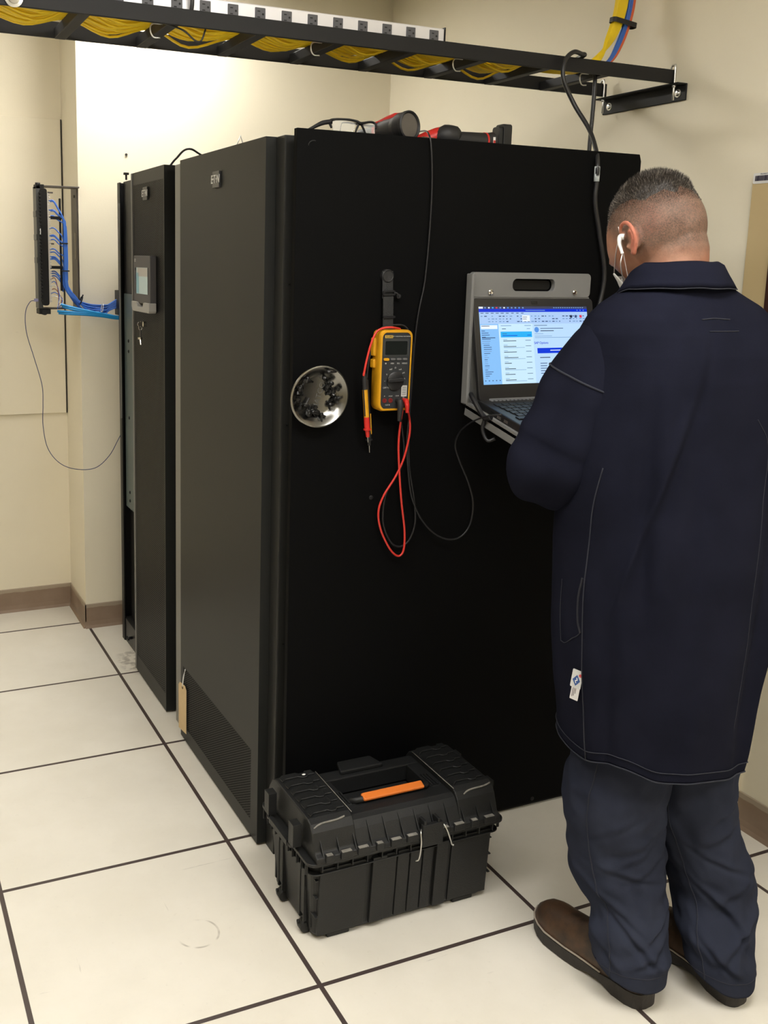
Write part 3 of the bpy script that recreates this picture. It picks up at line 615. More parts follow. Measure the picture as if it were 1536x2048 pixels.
# red and black cordless driver lying on its side
t = thing('cordless_driver', 'red and black cordless driver lying on its side with its battery at the right', 'power tool', (.6, .56, H))
YD = .53; a = W(898, 266, YD); b = W(985, 272, YD); a.z = H+.028; b.z = H+.027
gx = Vector((1, 0, 0))
A = Vector((a.x, YD, H+.026)); Bv = Vector((b.x, YD, H+.027))
bm = BM(); tube(bm, [A+Vector((-.030, .01, -.002)), A+Vector((-.012, .0, .004)), A+Vector((.014, .0, .003)), A+Vector((.026, 0, -.002))], [.018, .0285, .0285, .017], 18, 3); obj('gear_case', bm, m_rubber, t, smooth=True)
bm = BM(); tube(bm, [A+Vector((-.078, .03, -.010)), A+Vector((-.055, .025, -.006)), A+Vector((-.028, .014, .002)), A+Vector((-.016, .008, .004))], [.014, .020, .0235, .024], 16, 4); obj('motor_housing', bm, m_red, t, smooth=True)
bm = BM(); tube(bm, [A+Vector((-.074, .012, -.009)), A+Vector((-.045, .001, -.013)), A+Vector((-.030, .0, -.010))], [.010, .011, .008], 10, 4); obj('housing_patch', bm, mat('driver grey patch', (.12, .09, .06), .6), t, smooth=True)
bm = BM(); tube(bm, [A+Vector((.018, 0, -.004)), A+Vector((.04, 0, -.003)), Bv+Vector((-.025, 0, -.003)), Bv], [.021, .0215, .0225, .023], 18, 3); grip = obj('grip', bm, m_rubber, t, smooth=True)
bm = BM(); tube(bm, [Bv+Vector((-.028, 0, -.003)), Bv+Vector((-.023, 0, -.003))], .0236, 20); obj('red_band', bm, m_red, grip, smooth=True)
bm = BM(); prism(bm, rrect(.034, .062, .008), PM(Bv+Vector((.010, 0, .006)), (0, 1, 0), (1, 0, 0)), .012); prism(bm, rrect(.040, .070, .008), PM(Bv+Vector((.022, 0, .009)), (0, 1, 0), (1, 0, 0)), .026)
for k in range(6): box(bm, Bv.x+.046, Bv.x+.0495, YD-.015, YD+.015, H+.006+k*.010, H+.011+k*.010)
obj('battery_pack', bm, m_box, t, bev=.002)
bm = BM(); box(bm, Bv.x-.013, Bv.x-.006, YD-.0238, YD-.0232, H+.018, H+.034, 0); obj('label', bm, m_white, grip)
bm = BM(); box(bm, Bv.x-.0125, Bv.x-.0065, YD-.0244, YD-.0236, H+.019, H+.026, 0); obj('label_print', bm, m_red, grip)

# ================================================================= ON THE SIDE PANEL
# magnetic dish full of screws
DC = Vector((.158, YP, 1.264))
bm = BM(); wb = lambda a: .018*math.sin(2*a+.6)+.008*math.sin(3*a+1)
lathe(bm, [(.0, .012), (.045, .012), (.052, .014), (.062, .024), (.0705, .033), (.0735, .0345), (.0765, .034), (.0775, .032), (.0765, .030), (.072, .031), (.063, .020), (.053, .0), (.0, .0)], DC, (0, -1, 0), 72, wob=wb, cap=False)
dish = obj('magnetic_dish', bm, mat('dull polished steel', (.27, .265, .25), .26, 1., bump=.05, bscale=60), smooth=True); tag(dish, 'round steel magnetic dish holding black screws, stuck to the black side panel', 'dish')
text('embossed_mark', 'MATCO', PM(DC+Vector((.006, -.0125, .0)), (.30, 0, .95), (0, -1, 0)), .020, mat('dish mark', (.16, .16, .155), .5, .8), dish, .0003)
bm = BM(); lathe(bm, [(.0, .006), (.0024, .006), (.0042, .005), (.0046, .0), (.0, .0)], (0, 0, 0), (0, 0, 1), 10, cap=False); cyl(bm, (0, 0, 0), (0, 0, -.014), .0023, .0020, seg=8)
m_screw = mat('black oxide screw', (.008, .008, .008), .3, .3)
s0 = obj('black_screw', bm, m_screw, smooth=True)
rnd = random.Random(11)
spots = []
for (a, b, n) in ((-.035, .040, 4), (-.048, .015, 3), (.012, .052, 2), (.030, .028, 4), (.040, .008, 6), (.036, -.014, 6), (-.042, -.018, 4), (-.018, -.034, 5), (.004, -.042, 4), (-.052, -.004, 2)):
    for k in range(n): spots.append((a+rnd.uniform(-.010, .010), b+rnd.uniform(-.010, .010)))
for i, (a, b) in enumerate(spots):
    o = s0 if i == 0 else s0.copy()
    if i: C.objects.link(o)
    rr = math.hypot(a, b); d = .0155+max(0, rr-.046)*.75+rnd.uniform(0, .006)
    o.scale = (1.3, 1.3, 1.3); o.location = (DC.x+a, YP-d-.002, DC.z+b); o.rotation_euler = (rnd.uniform(0, 6.28), rnd.uniform(-.5, .5), rnd.uniform(0, 6.28)) if i % 3 else (PI/2+rnd.uniform(-.3, .3), rnd.uniform(-.3, .3), 0)
    tag(o, 'one of the small black screws lying in the round magnetic dish', 'screw', 'black screws in the magnetic dish')

# hanger strap and meter
MX, MZ = .357, 1.325; YM = .392
t = thing('multimeter', 'yellow and black digital multimeter hanging from a black strap on the side panel', 'multimeter', (MX, .41, 1.22))
w_, h_ = .092, .196
bm = BM()
def outl(k, g=0.):      # holster outline, top slightly arched, bottom rounded and narrower
    pts = []
    for (x, y) in rrect(w_-2*g, h_-2*g, .012-g*.4, 5):
        yy = y + (.006*(1-(2*x/w_)**2) if y > 0 else -.009*(1-(2*x/w_)**2)); xx = x*(1+.03*y/h_)
        pts.append((xx, yy))
    return pts
M = PM((MX, YP-.002, MZ), (1, 0, -.01), (0, -1, 0))
lo = [(x*.94, y*.97) for x, y in outl(0)]
levels = [(0, .90, .95), (.006, .98, .99), (.036, 1.0, 1.0), (.043, .985, .992), (.046, .95, .975), (.0462, .86, .935)]
rings = []
for (z, sx, sy) in levels: rings.append([bm.verts.new(M @ Vector((x*sx, y*sy, z))) for x, y in outl(0)])
for a, b in zip(rings, rings[1:]):
    n = len(a)
    for j in range(n): bm.faces.new((a[j], a[(j+1) % n], b[(j+1) % n], b[j])).smooth = True
bm.faces.new(rings[0][::-1])
hs = obj('holster', bm, m_meter, t, smooth=True)
bm = BM(); bm2 = [(x*.86, y*.935) for x, y in outl(0)]; prism(bm, bm2, M @ Matrix.Translation((0, 0, .030)), .0145); fc = obj('face', bm, m_face, t)
F0 = M @ Matrix.Translation((0, 0, .0447))
def fr(x, y, w, h, d=.0006, r=.001): bm = BM(); prism(bm, rrect(w, h, r, 3), F0 @ Matrix.Translation((x, y, 0)), d); return bm
obj('display', fr(.0, .056, .062, .034, .0008, .003), m_lcd, fc)
obj('display_surround', fr(.0, .057, .073, .044, .0004, .004), mat('meter surround', (.035, .037, .038), .5), fc)
obj('logo_plate', fr(-.022, .084, .022, .007, .0009), mat('logo plate ochre', (.55, .36, .06), .5), fc)
text('logo_lettering', 'FLUKE', F0 @ Matrix.Translation((-.0215, .084, .001)), .0068, m_face, fc, .0003)
text('model_lettering', '87 V  INDUSTRIAL MULTIMETER', F0 @ Matrix.Translation((.014, .0845, .0004)), .0036, m_mark, fc, .0002)
m_btn = mat('meter button grey', (.12, .12, .12), .5)
obj('button', fr(-.0275, .028, .015, .0065, .003, .003), m_meter, fc)
for i, x in enumerate((-.0085, .0085, .0255)): obj('button', fr(x, .0285, .012, .005, .0025, .002), m_btn, fc)
for i, (x, s) in enumerate(((-.028, '\u25cf'), (-.0095, 'MIN'), (.008, 'REL'), (.0255, 'HOLD'))): text('button_lettering', s, F0 @ Matrix.Translation((x, .0175, .0003)), .0052, m_mark, fc, .0002)
for s, x, y in (('V', -.024, -.010), ('~', -.029, -.026), ('mV', -.013, .003), ('\u03a9', .000, .0065), ('mA', .014, .0025), ('\u03bcA', .024, -.006), ('A', .0275, -.021), ('OFF', -.028, -.043), ('Hz', -.018, -.0425)): text('dial_lettering', s, F0 @ Matrix.Translation((x, y, .0003)), .0058, m_mark, fc, .0002)
bm = BM(); lathe(bm, [(.0235, 0), (.0235, .004), (.020, .006), (.0, .006)], F0 @ Vector((0, -.026, 0)), (0, -1, 0), 32, cap=False); dl = obj('dial', bm, mat('dial black', (.012, .012, .013), .4), fc, smooth=True)
bm = BM(); prism(bm, rrect(.045, .009, .004), F0 @ Matrix.Translation((-.002, -.0235, .005)) @ Matrix.Rotation(.06, 4, 'Z'), .007); obj('dial_grip', bm, mat('dial grip black', (.02, .02, .021), .35), dl, bev=.0015)
obj('label_sticker', fr(.0275, -.052, .016, .028, .0006), mat('meter sticker', (.50, .50, .48), .6), fc)
for k in range(5): obj('sticker_print', fr(.0275, -.043-.0045*k, .011, .0012, .0008, .0003), m_face, fc)
for x in (-.0275, -.0105, .0085, .0265):
    bm = BM(); lathe(bm, [(.0058, 0), (.0058, .002), (.0035, .002), (.0035, .0004)], F0 @ Vector((x, -.075, 0)), (0, -1, 0), 16); obj('jack', bm, mat('jack red', (.16, .01, .01), .5) if x < 0 else m_face, fc, smooth=True)
for s, x, y in (('A', -.0275, -.064), ('mA\u03bcA', -.0105, -.064), ('COM', .0085, -.064), ('V\u03a9', .0265, -.068), ('CAT III', -.018, -.0865)): text('jack_lettering', s, F0 @ Matrix.Translation((x, y, .0003)), .0042, m_mark, fc, .0002)
bm = BM(); box(bm, MX-w_/2-.006, MX-w_/2+.004, YP-.026, YP-.008, 1.36, 1.405); box(bm, MX-w_/2-.006, MX-w_/2+.004, YP-.026, YP-.008, 1.33, 1.352); obj('probe_clip', bm, m_meter, hs, bev=.003)
# strap
t = thing('hanging_strap', 'black magnet strap stuck to the side panel above the yellow meter', 'strap', (.345, YP, 1.50))
S = lambda px, py, y=YP-.010: W(px, py, y)
bm = BM(); c = S(776, 552); lathe(bm, [(.0165, -.010), (.0165, .0), (.014, .003), (.0125, .0015), (.0, .001)], c, (0, -1, 0), 28, cap=False); obj('magnet', bm, m_rubber, t, smooth=True)
sx = c.x
bm = BM(); 
def strip(bm, x0, z0, x1, z1, w, y, d=.002):
    X = Vector((x1-x0, 0, z1-z0)); n = Vector((X.z, 0, -X.x)).normalized()*w/2; A = Vector((x0, y, z0)); B = Vector((x1, y, z1))
    v = [bm.verts.new(p+Vector((0, q, 0))) for q in (0, -d) for p in (A-n, A+n, B+n, B-n)]
    for f in ((0, 1, 2, 3), (7, 6, 5, 4), (0, 4, 5, 1), (1, 5, 6, 2), (2, 6, 7, 3), (3, 7, 4, 0)): bm.faces.new([v[i] for i in f])
m_web = mat('black webbing', (.016, .017, .018), .7, bump=.5, bscale=260)
e = S(780, 655)
strip(bm, sx, c.z+.012, sx+.002, c.z-.055, .030, YP-.007, .0025); strip(bm, sx+.002, c.z-.05, sx+.004, e.z-.006, .029, YP-.010, .003); obj('webbing', bm, m_web, t, bev=.0008)
bm = BM(); q = S(779, 586); prism(bm, rrect(.036, .013, .005), PM((sx+.003, YP-.012, q.z), (1, 0, .05), (0, -1, 0)), .003, hole=rrect(.026, .005, .002)); q = S(781, 634); prism(bm, rrect(.034, .006, .0028), PM((sx+.005, YP-.012, q.z), (1, 0, .03), (0, -1, 0)), .004); obj('buckle', bm, m_rail, t)
bm = BM(); q = S(793, 590, YP-.014); tube(bm, [(q.x-.006, YP-.014, q.z+.006), (q.x+.001, YP-.017, q.z+.004), (q.x+.004, YP-.015, q.z-.004)], .0018, 6, 4); lathe(bm, [(.006, 0), (.006, .003), (.004, .004)], (q.x+.007, YP-.012, q.z-.003), (0, -1, 0), 12); obj('snap', bm, m_rubber, t)

# test leads
def pl(L, y): return [W(a, b, y) for a, b in L]
t = thing('test_lead', 'red test lead plugged into the yellow meter and hanging in a long loop', 'test lead', (.35, .41, 1.0))
bm = BM(); J = F0 @ Vector((.0265, -.075, .004))
pts = pl([(800, 658)], .415)+pl([(785, 655), (768, 656), (753, 664), (742, 688), (733, 722), (727, 752)], .398)
tube(bm, pts, .0028, 8, 8)
pts = [J+Vector((0, -.012, 0)), J+Vector((.003, -.014, -.02))]+pl([(819, 838), (819, 868), (808, 915), (791, 953), (768, 990), (757, 1022), (761, 1058), (779, 1097), (796, 1112), (807, 1100), (809, 1062), (803, 1005), (799, 950), (797, 890), (801, 845), (806, 815)], .422)+[W(812, 780, .436)]
tube(bm, pts, .0028, 8, 8); obj('wire', bm, m_leadred, t)
bm = BM(); tube(bm, [J+Vector((0, .004, 0)), J+Vector((0, -.014, 0))], [.0055, .0062], 12); tube(bm, [J+Vector((0, -.010, .002)), J+Vector((.002, -.013, -.012)), J+Vector((.003, -.013, -.03))], [.0068, .006, .0042], 12, 4); obj('plug', bm, m_red, t, smooth=True)
pr_ = thing('test_probe', 'red and yellow test probe hanging at the left of the meter', 'probe', (.28, .41, 1.2))
a_, b_ = W(728, 746, .405), W(735, 868, .405); d = (b_-a_)
bm = BM(); tube(bm, [a_, a_+d*.12, a_+d*.28], [.0042, .0062, .0064], 12, 3); obj('strain_relief', bm, m_rubber, pr_, smooth=True)
bm = BM(); tube(bm, [a_+d*.27, a_+d*.72], [.0066, .0066], 14); ob = obj('grip', bm, m_meter, pr_, smooth=True)
bm = BM(); tube(bm, [a_+d*.27+Vector((-.0045, -.002, 0)), a_+d*.70+Vector((-.0045, -.002, 0))], .0026, 8); obj('black_stripe', bm, m_rubber, ob, smooth=True)
bm = BM(); tube(bm, [a_+d*.72, a_+d*.91], [.0072, .0074], 14); lathe(bm, [(.0095, -.002), (.0095, .002)], a_+d*.92, d, 16); tube(bm, [a_+d*.93, a_+d*1.05], [.0060, .0042], 12); obj('finger_guard', bm, m_red, pr_, smooth=True)
bm = BM(); tube(bm, [a_+d*1.05, a_+d*1.14], [.0012, .0008], 8); obj('tip', bm, m_zinc, pr_, smooth=True)
pr_ = thing('test_probe', 'black test probe partly behind the red and yellow one', 'probe', (.29, .43, 1.17))
a_, b_ = W(733, 760, .425), W(739, 905, .425); d = b_-a_
bm = BM(); tube(bm, [a_, a_+d*.5, a_+d*.72], [.005, .0062, .006], 12, 3); lathe(bm, [(.009, -.002), (.009, .002)], a_+d*.82, d, 16); tube(bm, [a_+d*.72, a_+d*.90], [.0066, .0042], 12); obj('grip', bm, m_rubber, pr_, smooth=True)
bm = BM(); tube(bm, [a_+d*.46+Vector((.005, -.003, 0)), a_+d*.74+Vector((.005, -.003, 0))], .0022, 8); obj('yellow_stripe', bm, m_meter, pr_, smooth=True)
bm = BM(); tube(bm, [a_+d*.90, a_+d*1.0], [.0012, .0007], 8); obj('tip', bm, m_zinc, pr_, smooth=True)
t = thing('test_lead', 'black test lead beside the red one, plugged into the yellow meter', 'test lead', (.38, .42, 1.1))
J = F0 @ Vector((.0085, -.075, .004))
bm = BM(); pts = [J+Vector((0, -.012, -.03))]+pl([(803, 850), (808, 900), (800, 940), (775, 980), (766, 1020), (768, 1055), (782, 1085), (800, 1093), (818, 1080), (830, 1045), (828, 1000), (818, 930), (818, 850), (822, 760), (826, 690), (812, 655), (790, 650), (765, 655), (750, 680), (738, 720), (733, 762)], .43)
tube(bm, pts, .0026, 8, 6); obj('wire', bm, m_cable, t)
bm = BM(); tube(bm, [J+Vector((0, .004, 0)), J+Vector((0, -.014, 0))], [.0055, .0062], 12); tube(bm, [J+Vector((0, -.010, .002)), J+Vector((0, -.014, -.014)), J+Vector((-.001, -.013, -.050))], [.0075, .0075, .0050], 12, 4); obj('plug', bm, m_rubber, t, smooth=True)
# thin black cord from the cabinet top down to the laptop
P = [(838, 263, .60), (850, 262, .50), (857, 268, .445), (862, 290, .432), (864, 360, .432), (860, 450, .432), (850, 560, .432), (838, 620, .43), (830, 680, .43), (822, 790, .43), (814, 880, .425), (817, 950, .425), (825, 1000, .425), (847, 1045, .425), (880, 1074, .42), (914, 1077, .42), (938, 1053, .42), (946, 1010, .42), (938, 970, .42), (918, 920, .42), (910, 890, .41), (919, 865, .38), (942, 845, .33), (975, 832, .27), (1004, 829, .235)]
bm = BM(); tube(bm, [W(*p) for p in P], .0022, 7, 6); t = tag(obj('data_cord', bm, m_cable), 'thin black cord hanging from the cabinet top, looping down and up into the laptop', 'cord')

# ================================================================= FOLD-DOWN SHELF AND LAPTOP
SX0, SX1 = .588, .972
TILT = math.radians(11.5)
def slope(y, z, x=0.): return Vector((x, y, z))
t = thing('folding_shelf', 'grey folding laptop shelf with a slotted handle fixed to the side panel', 'shelf', (.78, YP, 1.22))
bm = BM(); cx, cz, w_, h_ = (SX0+SX1)/2, 1.395, SX1-SX0, .335
prism(bm, rrect(w_, h_, .010, 6), PM((cx, YP-.002, cz), (1, 0, 0), (0, -1, 0)), .018, hole=None) if False else None
slx, slz = .784, 1.538
# plate as four bands around the handle slot
M = PM((0, YP-.003, 0), (1, 0, 0), (0, -1, 0))
def band(x0, x1, z0, z1): box(bm, x0, x1, YP-.020, YP-.003, z0, z1)
big = rrect(w_, .062, .012, 6); hol = [(x*.135/w_, y*.032/.062) for x, y in rrect(w_, .062, .012, 6)]
hol = rrect(.136, .032, .014, 6)
prism(bm, rrect(w_, .064, .012, 6), PM((cx, YP-.003, 1.538), (1, 0, 0), (0, -1, 0)), .017, hole=[(x+slx-cx, y) for x, y in hol])
box(bm, SX0, SX1, YP-.018, YP-.003, 1.225, 1.507)
bp = obj('back_plate', bm, m_greym, t, bev=.002)
bm = BM(); box(bm, SX0-.006, SX0+.004, YP-.030, YP-.003, 1.228, 1.566); obj('edge_flange', bm, m_greym, t, bev=.003)
bm = BM(); prism(bm, rrect(.125, .025, .011, 6), PM((slx, YP-.004, slz), (1, 0, 0), (0, -1, 0)), .0006); obj('slot_back', bm, m_black, bp)
for x in (.646, .917):
    bm = BM(); lathe(bm, [(.0075, 0), (.0075, .004), (.005, .006), (.002, .0055)], (x, YP-.020, 1.519), (0, -1, 0), 16); obj('screw', bm, m_chrome, bp, smooth=True)
yh, zh = YP-.022, 1.232                                  # shelf hinge line
def tray(bm, u0, u1, d0, d1, h0, h1):                    # box in tray coordinates: u across, d out from the hinge, h above the tray
    vs = []
    for u in (u0, u1):
        for d in (d0, d1):
            for h in (h0, h1): vs.append(bm.verts.new((u, yh-d*math.cos(TILT)-h*math.sin(TILT), zh-d*math.sin(TILT)+h*math.cos(TILT))))
    for f in ((0, 1, 3, 2), (4, 6, 7, 5), (0, 4, 5, 1), (2, 3, 7, 6), (0, 2, 6, 4), (1, 5, 7, 3)): bm.faces.new([vs[i] for i in f])
def TP(u, d, h): return Vector((u, yh-d*math.cos(TILT)-h*math.sin(TILT), zh-d*math.sin(TILT)+h*math.cos(TILT)))
bm = BM(); tray(bm, SX0-.002, SX1, 0, .345, -.016, -.004); tray(bm, SX0-.002, SX0+.010, 0, .345, -.034, .002); tray(bm, SX1-.012, SX1, 0, .345, -.034, .002); tray(bm, SX0, SX1, .333, .345, -.030, .004)
obj('tray', bm, m_greym, t, bev=.002)
bm = BM(); cyl(bm, (SX0, yh, zh-.008), (SX1, yh, zh-.008), .007, seg=12); obj('hinge', bm, m_rail, t)
# strut cord under the shelf
bm = BM(); tube(bm, [TP(SX0-.004, .02, .03), TP(SX0-.012, .04, .028), TP(SX0-.010, .10, -.004), TP(SX0-.006, .125, .004)], .0065, 8, 6); tag(obj('adapter_lead', bm, m_cable), 'thick black adapter lead bunched at the laptop hinge on the grey shelf', 'cord')
bm = BM(); tube(bm, [TP(SX0-.006, .10, -.006), TP(SX0-.012, .105, -.035), TP(SX0-.006, .125, -.058), TP(SX0+.01, .135, -.05)], .0048, 8, 6); tag(obj('adapter_lead', bm, m_cable), 'short black lead hooked over the lower edge of the grey shelf', 'cord')
# laptop
LXa, LXb = .592, .980
t = thing('laptop', 'open black laptop showing a mail window on the grey folding shelf', 'laptop', (.785, .30, 1.23))
m_lap = mat('laptop black plastic', (.016, .016, .017), .32, bump=.05, bscale=400); m_key = mat('laptop key black', (.010, .010, .011), .4)
bm = BM(); tray(bm, LXa, LXb, .040, .285, .000, .022); base = obj('base', bm, m_lap, t, bev=.004)
bm = BM(); tray(bm, LXa+.03, LXb-.03, .038, .053, .010, .026)
for k in range(26): tray(bm, LXa+.032+k*.0124, LXa+.040+k*.0124, .0525, .0585, .018, .0235)
obj('hinge_bar', bm, mat('laptop hinge silver', (.32, .33, .35), .3, .6), t, bev=.002)
bm = BM()
for r in range(6):
    n = 15; off = (0, .003, .006, .009, .012, 0)[r]
    if r < 5:
        for k in range(n-(1 if r else 0)): tray(bm, LXa+.022+off+k*.0228, LXa+.042+off+k*.0228, .080+r*.0195, .097+r*.0195, .0215, .0245)
    else:
        for a, b in ((0, .03), (.034, .055), (.059, .08), (.084, .20), (.204, .225), (.229, .25), (.254, .275), (.279, .30), (.304, .34)): tray(bm, LXa+.022+a, LXa+.022+b, .080+r*.0195, .097+r*.0195, .0215, .0245)
obj('keyboard', bm, m_key, base, bev=.0008, seg=1)
bm = BM(); tray(bm, LXa+.12, LXa+.225, .213, .273, .0218, .0224); obj('touchpad', bm, mat('touchpad', (.022, .022, .024), .25), base)
for k in range(3): bm = BM(); tray(bm, LXa-.0006, LXa+.004, .105+.03*k, .121+.03*k, .006, .013); obj('port', bm, m_zinc if k else m_lcd, base)
# lid
hb = TP(0, .047, .018); lt = Vector((0, .424, 1.503)); ldir = Vector((0, lt.y-hb.y, lt.z-hb.z)); LL = ldir.length; ldir.normalize(); ln = Vector((0, -ldir.z, ldir.y))
ML = Matrix(((1, 0, 0, (LXa+LXb)/2), (0, ldir.y, ln.y, hb.y), (0, ldir.z, ln.z, hb.z), (0, 0, 0, 1)))
bm = BM(); prism(bm, [(x, y+LL/2) for x, y in rrect(LXb-LXa, LL, .012)], ML @ Matrix.Translation((0, 0, -.008)), .012); lid = obj('lid', bm, m_lap, t, bev=.002)
SW, SH = .350, .2035; s0x, s0y = -.1775, .043
E_ = 1.0
def scol(n, r, g, b, k=1.): return mat('screen '+n, (.0, .0, .0), .3, emit=hexc(r, g, b), estr=E_*k, spec=.3)
pal = [scol('base', 197, 229, 255), scol('taskbar', 62, 66, 92), scol('title', 0, 48, 214), scol('ribbon', 176, 208, 250), scol('pane', 138, 196, 252), scol('list', 205, 238, 255), scol('select', 40, 180, 250), scol('right', 190, 224, 255), scol('button', 6, 58, 220), scol('ink', 60, 84, 130), scol('faint', 120, 158, 205), scol('white', 240, 250, 255), scol('avatar', 90, 150, 230), scol('red', 225, 60, 90), scol('navy', 20, 34, 70)]
bm = BM()
def R(u0, v0, u1, v1, mi, lev=1):
    z = .0042+.00008*lev
    P = [ML @ Vector((s0x+u*SW, s0y+(1-v)*SH, z)) for u, v in ((u0, v1), (u1, v1), (u1, v0), (u0, v0))]
    bm.faces.new([bm.verts.new(p) for p in P]).material_index = mi
R(0, 0, 1, 1, 0, 0); R(0, 0, 1, .032, 1); R(0, .032, 1, .072, 2); R(0, .072, 1, .225, 3); R(0, .225, .165, 1, 4); R(.165, .225, .475, 1, 5); R(.475, .225, 1, 1, 7)
rs = random.Random(4)
R(.0, .004, .038, .028, 11, 2)
for k, c in enumerate((10, 11, 6, 13, 10, 11, 12, 10, 10, 12, 10)): R(.05+k*.034, .008, .064+k*.034, .026, c, 2)
for k in range(14): R(.68+k*.021, .010, .692+k*.021, .022, 10, 2)
R(.42, .047, .60, .056, 10, 2); [R(.90+.03*k, .045, .91+.03*k, .057, 10, 2) for k in range(3)]
for k in range(9): R(.012+k*.045+rs.random()*.006, .083, .04+k*.045, .092, 9, 2)
for k in range(30):
    u = .012+k*.0325
    for v in (.12, .155, .19):
        if rs.random() < .72: R(u, v, u+rs.uniform(.010, .024), v+.012, rs.choice((9, 9, 10, 10)), 2)
R(.385, .115, .455, .195, 11, 3); R(.39, .135, .43, .142, 9, 4); R(.39, .16, .425, .167, 9, 4)
for u, c in ((.832, 14), (.877, 9), (.925, 13)): R(u, .115, u+.022, .150, c, 3)
R(.008, .240, .155, .290, 11, 2); R(.014, .248, .085, .256, 9, 3)
for k in range(24): R(.012+(.01 if k > 6 else 0), .31+k*.0262, .012+rs.uniform(.03, .085), .318+k*.0262, 9 if rs.random() < .6 else 10, 2)
R(.012, .398, .13, .406, 14, 3)
for k in range(5): R(.015+k*.032, .945, .025+k*.032, .957, 9, 3)
R(.185, .245, .28, .253, 10, 2); R(.40, .245, .46, .253, 10, 2); R(.195, .285, .23, .293, 9, 2); R(.42, .285, .45, .293, 10, 2)
R(.180, .325, .465, .400, 6, 2); R(.195, .35, .235, .356, 9, 3); R(.195, .372, .33, .380, 2, 3); R(.42, .37, .455, .377, 2, 3)
v = .425
for k in range(8):
    R(.200, v, .235, v+.006, 10, 2); R(.200, v+.017, .200+rs.uniform(.05, .13), v+.025, 14, 2); R(.40, v+.012, .45, v+.018, 9, 2)
    if k % 2: R(.200, v+.034, .39, v+.039, 10, 2)
    v += .072
for k, (u, w_, c) in enumerate(((.49, .12, 9),)): R(u, .245, u+w_, .252, c, 2)
N = 20
P = [ML @ Vector((s0x+(.510+.021*math.cos(2*PI*i/N))*SW, s0y+(1-.305)*SH+.021*SW*math.sin(2*PI*i/N), .0046)) for i in range(N)]; bm.faces.new([bm.verts.new(p) for p in P]).material_index = 12
R(.545, .285, .76, .293, 9, 2); R(.545, .315, .67, .324, 14, 2); R(.49, .355, .57, .361, 10, 2); R(.49, .385, .65, .391, 10, 2); R(.49, .405, .90, .411, 10, 2)
R(.505, .545, .86, .615, 8, 2); R(.625, .572, .72, .582, 11, 3)
R(.525, .665, .62, .675, 14, 2)
for k in range(5): R(.525, .74+k*.033, .575+rs.random()*.015, .749+k*.033, 9, 2)
scr = obj('screen', bm, pal, lid)
text('heading', 'SAP Options', ML @ Matrix.Translation((s0x+.545*SW, s0y+(1-.478)*SH, .0046)), .0088, pal[2], scr, .00005, 0, .0001)
bm = BM(); prism(bm, rrect(.020, .008, .002), ML @ Matrix.Translation((0, LL-.012, .004)), .0006); obj('camera_window', bm, m_lcd, lid)

# ================================================================= TOOL BOX
TX0, TX1, TY0, TY1 = .022, .552, .112, .405
t = thing('tool_box', 'large scuffed black tool box with an orange handle on the floor by the side panel', 'tool box', ((TX0+TX1)/2, (TY0+TY1)/2, 0))
cx, cy = (TX0+TX1)/2, (TY0+TY1)/2; hw, hd = (TX1-TX0)/2, (TY1-TY0)/2
bm = BM()
def ringz(s, z, r=.022, n=5, e=0.): return [bm.verts.new((cx+x, cy+y, z)) for x, y in rrect(2*(hw-e), 2*(hd-e), r, n)]
rs_ = [ringz(0, .008, e=.028), ringz(0, .018, e=.024), ringz(0, .205, e=.012)]
for a, b in zip(rs_, rs_[1:]):
    n = len(a)
    for j in range(n): bm.faces.new((a[j], a[(j+1) % n], b[(j+1) % n], b[j]))
bm.faces.new(rs_[0][::-1]); bm.faces.new(rs_[-1])
# front panels and ribs
for x0, x1, d in ((-.235, -.112, .006), (-.098, -.060, .010), (-.060, -.032, .006), (-.028, .004, .006), (.008, .040, .006), (.044, .072, .006), (.078, .112, .012), (.125, .238, .006)):
    v = [bm.verts.new((cx+x, cy-hd+.026-.0135*(z-.02)/.185-dd, z)) for x in (x0, x1) for z in (.016, .196) for dd in (0, d)]
    for f in ((0, 1, 3, 2), (4, 6, 7, 5), (0, 4, 5, 1), (2, 3, 7, 6), (1, 5, 7, 3)): bm.faces.new([v[i] for i in f])
for y in (-.105, -.045, .045, .105):     # side posts
    for s in (-1, 1):
        box(bm, cx+s*(hw-.026)-.006, cx+s*(hw-.026)+.006, cy+y-.004, cy+y+.004, .03, .20)
for z in (.07, .12, .165):
    for s in (-1, 1): box(bm, cx+s*(hw-.024)-.004, cx+s*(hw-.024)+.004, cy-.135, cy-.108, z, z+.003)
body = obj('body', bm, m_box, t, bev=.002)
for s in (-1, 1):
    for y in (-.075, .055):
        bm = BM(); xx = cx+s*(hw-.016); [box(bm, xx-.005, xx+.005, cy+y+q-.003, cy+y+q+.003, .035, .205) for q in (-.012, .012)]; box(bm, xx-.003, xx+.002, cy+y-.010, cy+y+.010, .05, .205); lathe(bm, [(.004, -.014), (.014, -.012), (.014, .012), (.004, .014)], (xx-s*.004, cy+y, .016), (0, 1, 0), 16); lathe(bm, [(.006, 0), (.006, .004), (.002, .005)], (xx+s*.006, cy+y+.008, .022), (s, 0, 0), 10)
        obj('side_runner', bm, m_box, t, bev=.001)
for x in (-.175, .175):
    for y in (-.105, .10): bm = BM(); box(bm, cx+x-.03, cx+x+.03, cy+y-.016, cy+y+.016, 0, .014); obj('foot', bm, m_box, t, bev=.003)
